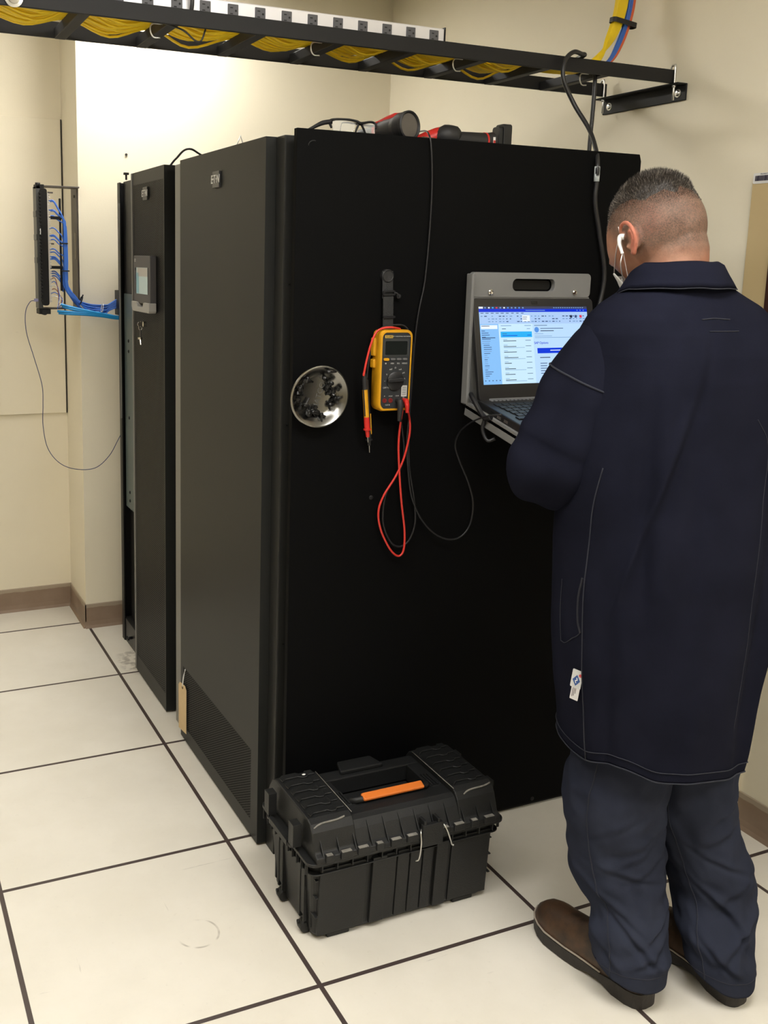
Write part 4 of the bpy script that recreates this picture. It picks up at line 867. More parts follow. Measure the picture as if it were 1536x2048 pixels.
# rim with square pockets along the ends
bm = BM()
def ring_solid(z0, z1, e0, e1):
    o0 = ringz(0, z0, e=e0); o1 = ringz(0, z1, e=e0); i0 = ringz(0, z0, e=e1); i1 = ringz(0, z1, e=e1); n = len(o0)
    for j in range(n):
        k = (j+1) % n
        for q in ((o0[j], o0[k], o1[k], o1[j]), (i1[j], i1[k], i0[k], i0[j]), (o1[j], o1[k], i1[k], i1[j]), (i0[j], i0[k], o0[k], o0[j])): bm.faces.new(q)
ring_solid(.214, .222, -.006, .020); ring_solid(.186, .189, .002, .016)
for s in (-1, 1):
    for k in range(11):
        y = cy-hd+.018+k*(2*hd-.036)/10; x = cx+s*(hw+.001); box(bm, x-.005, x+.003, y-.0015, y+.0015, .187, .215)
for k in range(13):
    x = cx-hw+.03+k*(2*hw-.06)/12; box(bm, x-.0015, x+.0015, cy-hd-.004, cy-hd+.012, .196, .216); box(bm, x-.0015, x+.0015, cy+hd-.012, cy+hd+.004, .196, .216)
obj('rim', bm, m_box, t, bev=.001, seg=1)
# lid: flange, sloping front and back, raised end blocks with stepped ridges, sunk middle with the handle
bm = BM()
prof = [(-hd-.008, .222), (-hd-.008, .236), (-hd+.006, .243), (-hd+.022, .272), (-hd+.034, .288), (-hd+.05, .2945), (hd-.05, .2945), (hd-.03, .286), (hd-.012, .262), (hd+.004, .238), (hd+.004, .222)]
def loft_x(x0, x1, dz=0., inset0=0., inset1=0.):
    A = [bm.verts.new((x0, cy+y, z+(dz if z > .25 else 0))) for y, z in prof]; B_ = [bm.verts.new((x1, cy+y, z+(dz if z > .25 else 0))) for y, z in prof]
    n = len(A)
    for i in range(n-1): bm.faces.new((A[i], A[i+1], B_[i+1], B_[i]))
    bm.faces.new((A[-1], A[0], B_[0], B_[-1])); bm.faces.new(A[::-1]); bm.faces.new(B_)
loft_x(cx-hw+.012, cx-.142, .012); loft_x(cx+.142, cx+hw-.012, .012)
# middle section as a frame around the handle well
wx0, wx1, wy0, wy1 = cx-.118, cx+.105, cy-.055, cy+.062
box(bm, cx-.142, cx+.142, cy-hd+.045, wy0, .25, .2945); box(bm, cx-.142, cx+.142, wy1, cy+hd-.045, .25, .2945); box(bm, cx-.142, wx0, wy0, wy1, .25, .2945); box(bm, wx1, cx+.142, wy0, wy1, .25, .2945); box(bm, wx0, wx1, wy0, wy1, .235, .250)
for sgn, lst in ((1, prof[:6]),):
    A = [bm.verts.new((cx-.142, cy+y, z)) for y, z in prof[:6]]+[bm.verts.new((cx-.142, cy-hd+.05, .222))]; B_ = [bm.verts.new((cx+.142, v.co.y, v.co.z)) for v in A]; n = len(A)
    for i in range(n): bm.faces.new((A[i], A[(i+1) % n], B_[(i+1) % n], B_[i]))
    A = [bm.verts.new((cx-.142, cy+y, z)) for y, z in prof[6:]]+[bm.verts.new((cx-.142, cy+hd-.05, .222))]; B_ = [bm.verts.new((cx+.142, v.co.y, v.co.z)) for v in A]
    n = len(A)
    for i in range(n): bm.faces.new((A[i], A[(i+1) % n], B_[(i+1) % n], B_[i]))
prism(bm, [(-.062, 0), (.062, 0), (.048, .05), (-.048, .05)], PM((cx-.02, cy+hd-.072, .2945), (1, 0, 0), (0, 0, 1)), .011)
lid = obj('lid', bm, m_box, t, bev=.003)
# wavy stepped ridges on the end blocks
for s in (-1, 1):
    for k in range(6):
        y = cy-hd+.062+k*.0335; bm = BM()
        x0, x1 = (cx-hw+.022, cx-.150) if s < 0 else (cx+.150, cx+hw-.022)
        L = x1-x0; zt = .3063
        P = [(x0, y-.010), (x0+.012, y), (x0+L*.52, y+.001), (x0+L*.60, y-.006), (x0+L*.74, y-.006), (x0+L*.80, y+.002), (x1, y+.002)]
        lo = [bm.verts.new((x, yy, zt)) for x, yy in P]; hi = [bm.verts.new((x, yy, zt+.0045)) for x, yy in P]; bk = [bm.verts.new((x, min(yy+.026, y+.027), zt+.0015)) for x, yy in P]
        for i in range(len(P)-1): bm.faces.new((lo[i], lo[i+1], hi[i+1], hi[i])); bm.faces.new((hi[i], hi[i+1], bk[i+1], bk[i])); bm.faces.new((lo[i+1], lo[i], bk[i], bk[i+1]))
        bm.faces.new((lo[0], hi[0], bk[0])); bm.faces.new((lo[-1], bk[-1], hi[-1]))
        obj('ridge', bm, m_box, lid, bev=.0012, seg=1)
    bm = BM(); x0 = cx+s*.205; tube(bm, [(x0-.040, cy-hd+.030, .292), (x0-.020, cy-hd+.032, .299), (x0+.020, cy-hd+.032, .301), (x0+.042, cy-hd+.036, .303)], .0022, 6, 4); obj('scuffed_edge', bm, m_scuff, lid)
    bm = BM(); xe = cx+s*.142; tube(bm, [(xe, cy-hd+.04, .3068), (xe, cy+hd-.05, .3068)], .0011, 5); obj('scuffed_edge', bm, m_scuff, lid)
# teeth along the front flange, scuffed
for k, x in enumerate(np.linspace(cx-hw+.045, cx+hw-.045, 11)):
    bm = BM(); w2 = .016 if k % 3 else .011; box(bm, x-w2, x+w2, cy-hd-.013, cy-hd+.0, .2245, .2415); obj('front_tooth', bm, m_box, lid, bev=.002)
    bm = BM(); box(bm, x-w2+.003, x+w2-.004, cy-hd-.012, cy-hd-.002, .2412, .2424); obj('scuffed_edge', bm, m_scuff, lid)
for x in np.linspace(cx-hw+.03, cx+hw-.03, 12):
    bm = BM(); v = [bm.verts.new(p) for p in ((x-.0012, cy-hd-.008, .238), (x+.0012, cy-hd-.008, .238), (x+.0012, cy-hd+.030, .286), (x-.0012, cy-hd+.030, .286), (x-.0012, cy-hd+.012, .240), (x+.0012, cy-hd+.012, .240))]
    bm.faces.new((v[0], v[1], v[2], v[3])); bm.faces.new((v[0], v[3], v[4])); bm.faces.new((v[1], v[5], v[2])); obj('front_rib', bm, m_box, lid)
# handle
bm = BM(); tube(bm, [(wx0+.006, wy0+.020, .285), (wx0+.006, wy0+.006, .297), (wx0+.012, wy0-.004, .302), (wx1-.012, wy0-.004, .302), (wx1-.006, wy0+.006, .297), (wx1-.006, wy0+.020, .285)], .008, 8); obj('handle_frame', bm, m_box, t)
bm = BM(); prism(bm, rrect(.170, .022, .004), PM((cx-.004, wy0-.004, .3035), (1, 0, .0), (0, -.35, 1)), .008); obj('handle_grip', bm, m_orangeh, t, bev=.003)
for s, xx in ((-1, wx0-.012), (1, wx1+.014)):
    bm = BM(); box(bm, xx-.012, xx+.014, cy-.060, cy, .290, .2955); [box(bm, xx-.010+q*.008, xx-.006+q*.008, cy-.058, cy-.002, .294, .300) for q in range(3)]; obj('handle_mount', bm, m_box, lid, bev=.001); bm = BM(); lathe(bm, [(.006, 0), (.006, .004), (.003, .005)], (xx-s*.004 + (.0), cy+.036, .282), (-s, 0, 0), 12); obj('pivot_pin', bm, m_box, lid, bev=.001)
# wire latches
for xx, nm in ((cx-.028, 'l'), ):
    bm = BM(); xm = cx+.058; yf = cy-hd-.020
    tube(bm, [(xm-.052, yf+.004, .176), (xm-.046, yf-.002, .184), (xm-.042, yf-.003, .222), (xm-.040, yf+.004, .244), (xm-.034, yf+.012, .249), (xm-.028, yf+.014, .249)], .0019, 8, 5)
    tube(bm, [(xm+.016, yf+.014, .252), (xm+.024, yf+.012, .253), (xm+.030, yf+.002, .244), (xm+.040, yf-.003, .215), (xm+.046, yf-.001, .200), (xm+.050, yf-.004, .198)], .0019, 8, 5); lt_ = obj('wire_latch', bm, m_zinc, t)
    bm = BM(); box(bm, xm-.034, xm+.024, cy-hd-.016, cy-hd-.004, .205, .262); box(bm, xm-.030, xm-.022, cy-hd-.014, cy-hd+.012, .255, .272); box(bm, xm+.008, xm+.016, cy-hd-.014, cy-hd+.012, .255, .272); obj('latch_plate', bm, m_box, t, bev=.002)
# end handles
for s in (-1, 1):
    bm = BM(); xe = cx+s*(hw+.004)
    for y in (-.075, .075): box(bm, xe-.016, xe+.006, cy+y-.014, cy+y+.014, .235, .292)
    tube(bm, [(xe+s*.006, cy-.075, .275), (xe+s*.012, cy-.078, .245), (xe+s*.012, cy-.070, .228), (xe+s*.012, cy+.070, .228), (xe+s*.012, cy+.078, .245), (xe+s*.006, cy+.075, .275)], .0045, 8); box(bm, xe+s*.012-.006, xe+s*.012+.006, cy-.055, cy+.055, .222, .236); obj('end_handle', bm, m_box, t, bev=.001)
# dust specks
bm = BM(); ellip(bm, (cx-hw+.085, cy+.085, .3125), .005, .0035, .0012, 10); obj('paint_speck', bm, m_white, lid)

# ================================================================= PERSON
HCN = Vector((.655, -.14, 1.655))
HM = Matrix.Translation(HCN) @ Matrix.Rotation(math.radians(10), 4, 'Z') @ Matrix.Rotation(math.radians(-22), 4, 'X')
def sst(a, b, x):
    t = min(1, max(0, (x-a)/(b-a))); return t*t*(3-2*t)
def headp(d, off=0.):
    x, y, z = d
    p = Vector((.0835*x, .104*y, .116*z))
    low = sst(.0, 1., -z)
    p.x *= 1-.30*low*(1 if y > -.2 else .55)
    if y < 0: p.y *= (1+.07*math.exp(-((z-.05)/.45)**2))*(1-.34*sst(.25, .98, -z))
    else: p.y *= 1-.10*low
    if z > 0: p.x *= 1+.04*z; p.y -= .012*z
    if abs(x) > .3: p.x *= 1-.05*sst(.2, .8, y)
    def g(cx, cy, cz, s, amt, dirn=(0, 1, 0)):
        k = math.exp(-((x-cx)**2+(y-cy)**2+(z-cz)**2)/(s*s))*amt; p.x += dirn[0]*k; p.y += dirn[1]*k; p.z += dirn[2]*k
    g(0, .98, -.16, .11, .020); g(0, .99, -.02, .10, .009); g(0, .97, .22, .28, .006)
    g(.36, .92, .02, .15, -.010); g(-.36, .92, .02, .15, -.010)
    g(.5, .8, -.25, .25, .005); g(-.5, .8, -.25, .25, .005)
    g(0, .85, -.52, .14, .006); g(0, .55, -.86, .3, .015); g(0, .9, -.42, .08, -.002)
    g(0, -.97, -.05, .4, -.006)
    if off: p += Vector((x/.0835, y/.104, z/.116)).normalized()*off
    return p
bm = BM()
NS, NR = 72, 48; rows = []
for i in range(1, NR):
    ph = PI*i/NR
    rows.append([bm.verts.new(HM @ headp((math.sin(ph)*math.cos(2*PI*j/NS), math.sin(ph)*math.sin(2*PI*j/NS), math.cos(ph)))) for j in range(NS)])
for a, b in zip(rows, rows[1:]):
    for j in range(NS): bm.faces.new((a[j], b[j], b[(j+1) % NS], a[(j+1) % NS]))
tp = bm.verts.new(HM @ headp((0, 0, 1))); bt = bm.verts.new(HM @ headp((0, 0, -1)))
for j in range(NS): bm.faces.new((tp, rows[0][j], rows[0][(j+1) % NS])); bm.faces.new((bt, rows[-1][(j+1) % NS], rows[-1][j]))
def L(*p): return HM @ Vector(p)
NB = Vector((.655, -.183, 1.47))
tube(bm, [L(0, -.025, -.01), L(0, -.035, -.06), L(0, -.045, -.10)*.5+NB*.5+Vector((0, 0, .035)), NB+Vector((0, 0, .02)), NB-Vector((0, 0, .06))], [.062, .062, .063, .068, .080], 28, 5)
tube(bm, [L(0, -.052, -.02), L(0, -.048, -.07), NB+Vector((.0, -.005, .05))], [.052, .053, .058], 20, 4)
# ears
for s in (-1, 1):
    e = lambda y, z, x=0.: L(s*(.0845+x), y-.002, z-.014)
    ell = [e(.010, .002, -.006), e(.014, .016, .004), e(.004, .031, .011), e(-.014, .031, .017), e(-.025, .014, .019), e(-.024, -.006, .016), e(-.014, -.022, .010), e(-.005, -.030, .005), e(.003, -.024, -.002)]
    tube(bm, ell, [.0035, .0042, .0045, .0048, .0048, .0045, .0048, .0065, .004], 8, 4)
    tube(bm, [e(-.004, .018, .004), e(-.014, .008, .009), e(-.012, -.008, .008), e(-.002, -.018, .005)], [.0035, .004, .004, .004], 8, 4)
    tube(bm, [e(.006, -.006, -.004), e(.008, -.012, .001), e(.004, -.018, .001)], [.004, .0045, .003], 8, 3)
    ellip(bm, e(-.010, .004, -.003), .006, .018, .028, 12, (HM.to_3x3() @ Matrix.Rotation(0, 3, 'X')))
def limb(pts, rr, seg=18, k=5): tube(bm, pts, rr, seg, k)
PXc, PYc = .695, -.20
ellip(bm, (PXc, PYc+.01, 1.30), .175, .115, .20, 28); ellip(bm, (PXc, PYc+.02, 1.08), .165, .125, .20, 28); ellip(bm, (PXc, PYc, .90), .165, .125, .15, 28); ellip(bm, (PXc-.005, PYc, 1.42), .165, .08, .07, 24)
WR = {-1: Vector((.675, .095, 1.262)), 1: Vector((.835, .095, 1.262))}
SH = {-1: Vector((.525, -.175, 1.425)), 1: Vector((.868, -.175, 1.425))}
EL = {-1: Vector((.455, -.105, 1.165)), 1: Vector((.955, -.10, 1.165))}
for s in (-1, 1):
    sh, el, wr = SH[s], EL[s], WR[s]
    limb([sh+Vector((-s*.05, 0, 0)), sh, sh*.5+el*.5+Vector((s*.008, 0, 0)), el, el*.8+wr*.2, el*.45+wr*.55, wr], [.055, .058, .050, .042, .044, .038, .028], 16, 4)
    fw = (Vector((-s*.012, .09, -.018))).normalized(); sd = Vector((s, .12, 0)).normalized(); up = Vector((0, .2, 1)).normalized()
    pc = wr+fw*.055
    M3 = Matrix((sd, fw, up)).transposed()
    ellip(bm, pc, .040, .052, .015, 18, M3); limb([wr-fw*.01, wr+fw*.03], [.028, .030], 14, 0)
    for k, (o, ln_) in enumerate(((-.030, .072), (-.010, .080), (.010, .076), (.029, .060))):   # index .. little finger, index on the inner side
        b0 = pc+fw*.036+sd*o+up*.002; k1 = b0+fw*ln_*.42+up*.004+sd*o*.15; k2 = b0+fw*ln_*.74-up*.010+sd*o*.2; k3 = b0+fw*ln_*.88-up*.026+sd*o*.2
        limb([b0-fw*.02, b0, k1, k2, k3], [.0095, .0092, .0085, .0078, .0065], 10, 3)
    t0 = pc-sd*.026-fw*.018; limb([t0, t0-sd*.024+fw*.014-up*.006, t0-sd*.032+fw*.038-up*.012, t0-sd*.028+fw*.056-up*.018], [.013, .011, .0095, .0075], 10, 3)
LEG = {-1: [(1255, 1470, -.195), (1228, 1600, -.19), (1235, 1700, -.20), (1255, 1790, -.235), (1258, 1850, -.262), (1257, 1912, -.278)],
        1: [(1376, 1470, -.21), (1380, 1600, -.235), (1407, 1700, -.26), (1427, 1780, -.29), (1430, 1860, -.330), (1440, 1925, -.352)]}
LC = {s: [W(*p) for p in LEG[s]] for s in LEG}
for s in (-1, 1):
    c = LC[s]; hip = Vector((PXc+s*.085, PYc, .86))
    limb([hip+Vector((0, 0, .06)), hip, c[0], c[2], c[3], Vector((c[4].x, c[4].y, .12)), Vector((c[5].x, c[5].y, .07))], [.08, .085, .078, .058, .052, .040, .038], 18, 4)
    a = Vector((c[5].x, c[5].y, .05)); f = Vector((-.106 if s < 0 else -.084, 1, 0)).normalized(); a = (Vector((.634, -.335, .05)) if s < 0 else Vector((.828, -.408, .05)))+f*.085
    limb([a-f*.035-Vector((0, 0, .004)), a+Vector((0, 0, .0)), a+f*.09-Vector((0, 0, .012)), a+f*.17-Vector((0, 0, .018)), a+f*.20-Vector((0, 0, .020))], [.018, .024, .022, .018, .012], 14, 4)
# skin material: bare skin with cropped greying hair fading out at nape and temples
mt, nt, p = nodes('skin with cropped hair', .55, .25); g = NG(nt); oc = g.obj()
iM = HM.inverted(); lx, ly, lz = [g.dot(oc, tuple(iM[i][:3]), iM[i][3]) for i in range(3)]
nz = g.noise(oc, 34, 5, .62); nf = g.noise(oc, 320, 3, .7)
skin = g.mix(g.ramp(g.noise(oc, 22, 5), .35, .7), (.36, .165, .102, 1), (.43, .225, .148, 1))
red = g.ramp(g.math('ADD', g.math('ABSOLUTE', lx), g.math('MULTIPLY', ly, -.4)), .086, .100); skin = g.mix(g.math('MULTIPLY', red, .55), skin, (.50, .13, .09, 1))
thr = g.math('ADD', g.math('ADD', -.062, g.math('MULTIPLY', ly, .30)), g.math('MULTIPLY', g.math('MAXIMUM', ly, 0.), 1.05))
hd = g.math('SUBTRACT', g.math('ADD', lz, g.math('MULTIPLY', g.math('SUBTRACT', nz, .5), .030)), thr)
cover = g.math('MULTIPLY', g.ramp(hd, -.016, .045), .93); notear = g.math('SUBTRACT', 1., g.ramp(g.math('ABSOLUTE', lx), .0835, .088)); cover = g.math('MULTIPLY', cover, notear)
cover = g.math('MULTIPLY', cover, g.math('ADD', .72, g.math('MULTIPLY', g.ramp(nf, .35, .65), .28)))
dark = g.ramp(g.math('ADD', g.math('ADD', lz, g.math('MULTIPLY', g.math('SUBTRACT', nz, .5), .05)), g.math('MULTIPLY', ly, -.10)), .018, .072)
hairc = g.mix(dark, g.mix(g.ramp(g.noise(oc, 26, 4), .3, .7), (.060, .044, .034, 1), (.125, .090, .070, 1)), (.030, .023, .018, 1))
nt.links.new(g.mix(cover, skin, hairc), p.inputs['Base Color']); nt.links.new(g.bump(g.noise(oc, 500, 3), .25, .001), p.inputs['Normal'])
p.inputs['Subsurface Weight'].default_value = .08; p.inputs['Subsurface Radius'].default_value = (.012, .005, .003); p.inputs['Subsurface Scale'].default_value = 1
m_skin = mt
man = thing('person', 'person in a long navy work coat and trousers, back turned, standing at the laptop', 'person', (.70, -.2, 0))
body = obj('body', bm, m_skin, man)
rm = body.modifiers.new('remesh', 'REMESH'); rm.mode = 'VOXEL'; rm.voxel_size = .0034; rm.use_smooth_shade = True
sm = body.modifiers.new('smooth', 'SMOOTH'); sm.factor = .5; sm.iterations = 5
for s in (-1, 1):
    bm = BM(); c = HM @ (headp(Vector((s*.34, .94, .03)).normalized())+Vector((0, -.004, 0))); ellip(bm, c, .0115, .0115, .0115, 16)
    obj('eye', bm, mat('eye white', (.7, .68, .65), .2), body, smooth=True)
    bm = BM(); ellip(bm, c+(HM.to_3x3() @ Vector((0, .0085, 0))), .005, .004, .005, 12); obj('iris', bm, mat('iris brown', (.05, .025, .012), .2), body, smooth=True)

# hair on the crown, longer than the cropped sides
rh = random.Random(21)
def hthick(q):
    ly, lz, lx = q.y, q.z, q.x
    thr = .066-.10*max(0, -ly)+.06*max(0, ly)+noise.noise(Vector((q.x, q.y, q.z))*45)*.012
    return sst(thr-.020, thr+.040, lz)
bm = BM(); rows = []
NS2, NR2 = 96, 40
for i in range(0, NR2):
    ph = PI*.62*i/(NR2-1)+.0001; rw = []
    for j in range(NS2):
        d = (math.sin(ph)*math.cos(2*PI*j/NS2), math.sin(ph)*math.sin(2*PI*j/NS2), math.cos(ph)); q = headp(d); th = hthick(q)
        n_ = noise.noise(Vector(q)*70)*.003
        rw.append(bm.verts.new(HM @ headp(d, -.003+th*(.0095+n_))))
    rows.append(rw)
for a, b in zip(rows, rows[1:]):
    for j in range(NS2): bm.faces.new((a[j], b[j], b[(j+1) % NS2], a[(j+1) % NS2])).smooth = True
M3 = HM.to_3x3()
def strand(q, dv, ln_, wdt, mi):
    a = HM @ q; dv = (M3 @ dv).normalized(); sd = dv.cross(Vector((rh.uniform(-1, 1), rh.uniform(-1, 1), rh.uniform(-1, 1)))).normalized()*wdt
    m1 = a+dv*ln_*.55; e = a+dv*ln_+Vector((0, 0, -ln_*.08))
    f1 = bm.faces.new([bm.verts.new(v) for v in (a-sd, a+sd, m1+sd*.7, m1-sd*.7)]); f2 = bm.faces.new([bm.verts.new(v) for v in (m1-sd*.7, m1+sd*.7, e)]); f1.material_index = f2.material_index = mi
cnt = 0
while cnt < 15000:
    v = Vector((rh.gauss(0, 1), rh.gauss(0, 1), rh.gauss(0, 1))).normalized()
    if v.z < -.2: continue
    q = headp(v); th = hthick(q)
    if q.y > .080 and q.z < .055: continue
    if q.z < .03 or (th < .02 and rh.random() > .35): continue
    nrm = Vector((v.x, v.y, v.z)); back = Vector((.15*rh.uniform(-1, 1), -.9, .15)); 
    dv = nrm*(.75 if q.z < .085 else .45)+back*(.25 if q.z < .085 else .75)+Vector((rh.uniform(-.3, .3), rh.uniform(-.3, .3), rh.uniform(-.2, .3)))
    if q.y < -.02: dv = nrm*.85+Vector((rh.uniform(-.3, .3), rh.uniform(-.3, .1), rh.uniform(.0, .45)))
    strand(headp(v, th*.009), dv, (.0022+.0085*th)*rh.uniform(.6, 1.25), rh.uniform(.00018, .0004), 1 if rh.random() < (.42 if q.y > 0 else .16) else 0); cnt += 1
m_hair = mat('dark brown hair', (.026, .020, .016), .42, bump=.9, bscale=260, var=.5, vscale=60); m_hairg = mat('grey hair', (.26, .23, .20), .38)
obj('hair', bm, [m_hair, m_hairg], man)

# face mask with ear loops, earphones
m_mask = mat('white mask cloth', (.78, .77, .75), .8, bump=.3, bscale=150)
G_ = []
for i in range(13):
    r = []
    for j in range(19):
        u = -1+2*j/18; v = i/12
        zz = -.050-v*.075; x = math.sin(u*.62); y = math.cos(u*.62)
        q = headp(Vector((x*.95, y, (zz/.116))).normalized(), .008+.012*(1-abs(u))*math.sin(PI*min(1, v+.15)))
        q.z = zz-.006*(1-u*u)*v; r.append(HM @ q)
    G_.append(r)
me = grid_mesh('face_mask', G_, closed=False); mk = obj('face_mask', me, m_mask, man, smooth='all'); so = mk.modifiers.new('solid', 'SOLIDIFY'); so.thickness = .0015; so.offset = 1
for s in (-1, 1):
    bm = BM(); a, b = (G_[0][0], G_[-1][0]) if s < 0 else (G_[0][-1], G_[-1][-1])
    if (iM @ a).x*s < 0: a, b = (G_[0][-1], G_[-1][-1]) if s < 0 else (G_[0][0], G_[-1][0])
    tube(bm, [a, a*.4+L(s*.089, .022, .000)*.6, L(s*.090, .010, .010), L(s*.090, .000, .018), L(s*.087, -.010, .018)], .0011, 6, 6)
    tube(bm, [b, b*.5+L(s*.084, .03, -.05)*.5, L(s*.088, .016, -.010), L(s*.091, .012, .020)], .0009, 6, 6)
    obj('ear_loop', bm, mat('mask elastic', (.55, .48, .46), .6), mk)
er = None
bm = BM(); s = -1
ep = [L(-.094, .002, -.006), L(-.098, .008, -.004), L(-.101, .012, -.016), L(-.100, .012, -.034)]
tube(bm, ep, [.0062, .0058, .0036, .0030], 12, 5); tube(bm, [ep[-1], L(-.0995, .012, -.038)], .0033, 10)
ea = obj('earphone', bm, mat('earphone white plastic', (.80, .79, .78), .25), man, smooth=True)
bm = BM(); e2 = L(-.0995, .012, -.038); q1 = Vector((.560, -.075, 1.555)); tube(bm, [e2, e2+Vector((.001, .004, -.022)), W(1246, 562, -.09), W(1240, 580, -.085), W(1231, 600, -.06), W(1229, 640, -.03), (.62, -.015, 1.36)], .0011, 6, 6); cyl(bm, W(1246, 558, -.092), W(1245.5, 566, -.09), .0032, seg=10); obj('earphone_wire', bm, MATS['earphone white plastic'], ea)

# ---- clothing
def clothmat(name, a, b, seams=None, br=.3):
    mt, nt, p = nodes(name, .85, .25); g = NG(nt); oc = g.obj()
    n1 = g.noise(oc, 5, 6, .6); n2 = g.noise(oc, 90, 4, .7); n3 = g.noise(oc, 700, 2)
    c = g.mix(g.ramp(n1, .3, .72), a, b); c = g.mix(g.math('MULTIPLY', g.ramp(n2, .62, .85), br), c, tuple(v*1.9 for v in b[:3])+(1,))
    nt.links.new(c, p.inputs['Base Color'])
    h = g.math('ADD', g.math('MULTIPLY', n3, .35), g.math('MULTIPLY', n2, .5)); nt.links.new(g.bump(h, .35, .0015), p.inputs['Normal'])
    p.inputs['Specular IOR Level'].default_value = .03
    return mt
m_coat = clothmat('navy coat twill', (.0080, .0087, .0160, 1), (.0112, .0122, .0225, 1), br=.10)
m_pants = clothmat('navy trouser twill', (.0225, .0260, .0420, 1), (.0300, .0345, .0535, 1), br=.16)
m_seam = mat('faded navy seam', (.017, .019, .031), .9)
CZ = [.555, .62, .70, .84, .97, 1.10, 1.20, 1.30, 1.37, 1.42, 1.46, 1.490, 1.515, 1.535, 1.555]
CA = [.187, .195, .206, .222, .236, .246, .246, .240, .236, .232, .224, .206, .176, .136, .098]
CB = [.180, .184, .190, .195, .193, .187, .182, .175, .166, .156, .143, .128, .112, .098, .086]
CCX = [.691, .691, .690, .690, .692, .695, .695, .694, .692, .691, .690, .688, .685, .681, .677]
CCY = [-.205, -.205, -.205, -.205, -.205, -.205, -.205, -.205, -.205, -.203, -.201, -.200, -.199, -.198, -.198]
ip = lambda z, T_: float(np.interp(z, CZ, T_))
def gs(x, c, s): return math.exp(-((x-c)/s)**2)
def adiff(a, b): return (a-b+PI) % (2*PI)-PI
def coatp(th, z, off=0.):
    a, b = ip(z, CA), ip(z, CB); n = 2.35
    ct, st = math.cos(th), math.sin(th)
    x = a*math.copysign(abs(ct)**(2/n), ct); y = b*math.copysign(abs(st)**(2/n), st)
    nx, ny = ct/a, st/b; l = math.hypot(nx, ny); nx /= l; ny /= l
    deg = math.degrees(th) % 360; w = sst(1.50, 1.38, z)
    d = off
    # long vertical drapes of the back and side
    for c, s, am, zlo, zhi in ((300, 4.0, .014, .52, 1.30), (309, 4.5, -.010, .50, 1.25), (291, 5, -.006, .6, 1.25), (272, 7, .004, .7, 1.2), (248, 6, -.004, .9, 1.28), (230, 5, .005, .95, 1.30), (222, 4.5, -.006, .95, 1.30), (190, 7, .005, .55, .95), (203, 5, -.004, .5, .9), (255, 7, .004, .5, .8), (335, 8, .008, .5, 1.1), (20, 10, .008, .5, 1.2), (60, 8, -.006, .5, 1.2), (120, 8, .006, .5, 1.2)):
        cc = c+(z-.9)*6*math.sin(c)
        d += 1.35*am*gs(adiff(th, math.radians(cc)), 0, math.radians(s))*sst(zlo-.08, zlo+.08, z)*sst(zhi+.14, zhi-.10, z)
    # slanting pulls below the armpit
    for k, (t0, z0, sl, am, wd) in enumerate(((228, 1.16, -.011, .004, .03), (238, 1.20, -.012, -.003, .035), (218, 1.05, -.010, .004, .02))):
        zz = z0-(deg-t0)*sl; d += 1.5*am*gs(z, zz, wd)*sst(t0-22, t0-5, deg)*sst(t0+32, t0+4, deg)
    d += noise.noise(Vector((th*1.6, z*4.5, 3)))*.006*w+noise.noise(Vector((th*4, z*9, 8)))*.0025*w
    return Vector((ip(z, CCX)+x+nx*d, ip(z, CCY)+y+ny*d, z))
NT = 260
zz = list(np.linspace(.555, 1.30, 110))+list(np.linspace(1.305, 1.555, 60))
def hemz(th, z):
    k = sst(.75, .555, z); dg = math.degrees(th) % 360
    return z-k*(.008*math.sin(th*2+.5)-.010*gs(dg, 196, 12)+.026*gs(dg, 292, 24)-.022*gs(dg, 214, 17)-.085*gs(dg, 321, 3.5))
rings = []
for z in zz:
    r = []
    for j in range(NT):
        th = 2*PI*j/NT; q = coatp(th, z); q.z = hemz(th, z); r.append(q)
    rings.append(r)
inner = [[q*1.0 for q in [coatp(2*PI*j/NT, .56, -.004)]][0] for j in range(NT)]
for j in range(NT): inner[j].z = hemz(2*PI*j/NT, .555)+.001
inner2 = [coatp(2*PI*j/NT, .68, -.006) for j in range(NT)]
me = grid_mesh('coat', [inner2, inner]+rings); coat = obj('coat', me, m_coat, man, smooth='all')
# hem band with stitching
bm = BM()
for zo, rr in ((.002, .0016), (.024, .0011)):
    pts = [coatp(2*PI*j/140, .555+zo, .0015) for j in range(141)]
    for j, q in enumerate(pts): q.z = hemz(2*PI*j/140, .555)+zo
    tube(bm, pts, rr, 5)
obj('hem_stitching', bm, m_seam, coat)
# side seam, pocket slit, hanger loop stitching
def coatline(pts, rr, name, m_, off=.0012, n=24):
    bm = BM(); P = spline([Vector((t_, z_, 0)) for t_, z_ in pts], n); tube(bm, [coatp(math.radians(a.x), a.y, off) for a in P], rr, 5); return obj(name, bm, m_, coat)
coatline([(186, .56), (186, .75), (187, .95), (190, 1.10), (196, 1.20)], .0014, 'side_seam', m_seam, n=16)
coatline([(184.5, .845), (182.5, .87), (183, .92), (185.5, .965)], .0028, 'pocket_slit', mat('pocket shadow cloth', (.012, .013, .022), .9), .0006)
coatline([(277, 1.30), (284, 1.24), (281, 1.12), (280, .95), (281, .80), (280, .66)], .0009, 'pressed_crease', mat('worn navy crease', (.014, .0155, .026), .9), .0004, n=14)
coatline([(168, .80), (167, .88), (169, .94)], .0010, 'pocket_seam', m_seam)
coatline([(168, .80), (174, .805), (184.5, .845)], .0010, 'pocket_seam', m_seam)
coatline([(254, 1.492), (262, 1.494), (270, 1.492)], .0013, 'loop_stitching', m_seam, .001, 8); coatline([(257, 1.470), (264, 1.470), (272, 1.470)], .0010, 'loop_stitching', m_seam, .001, 8)
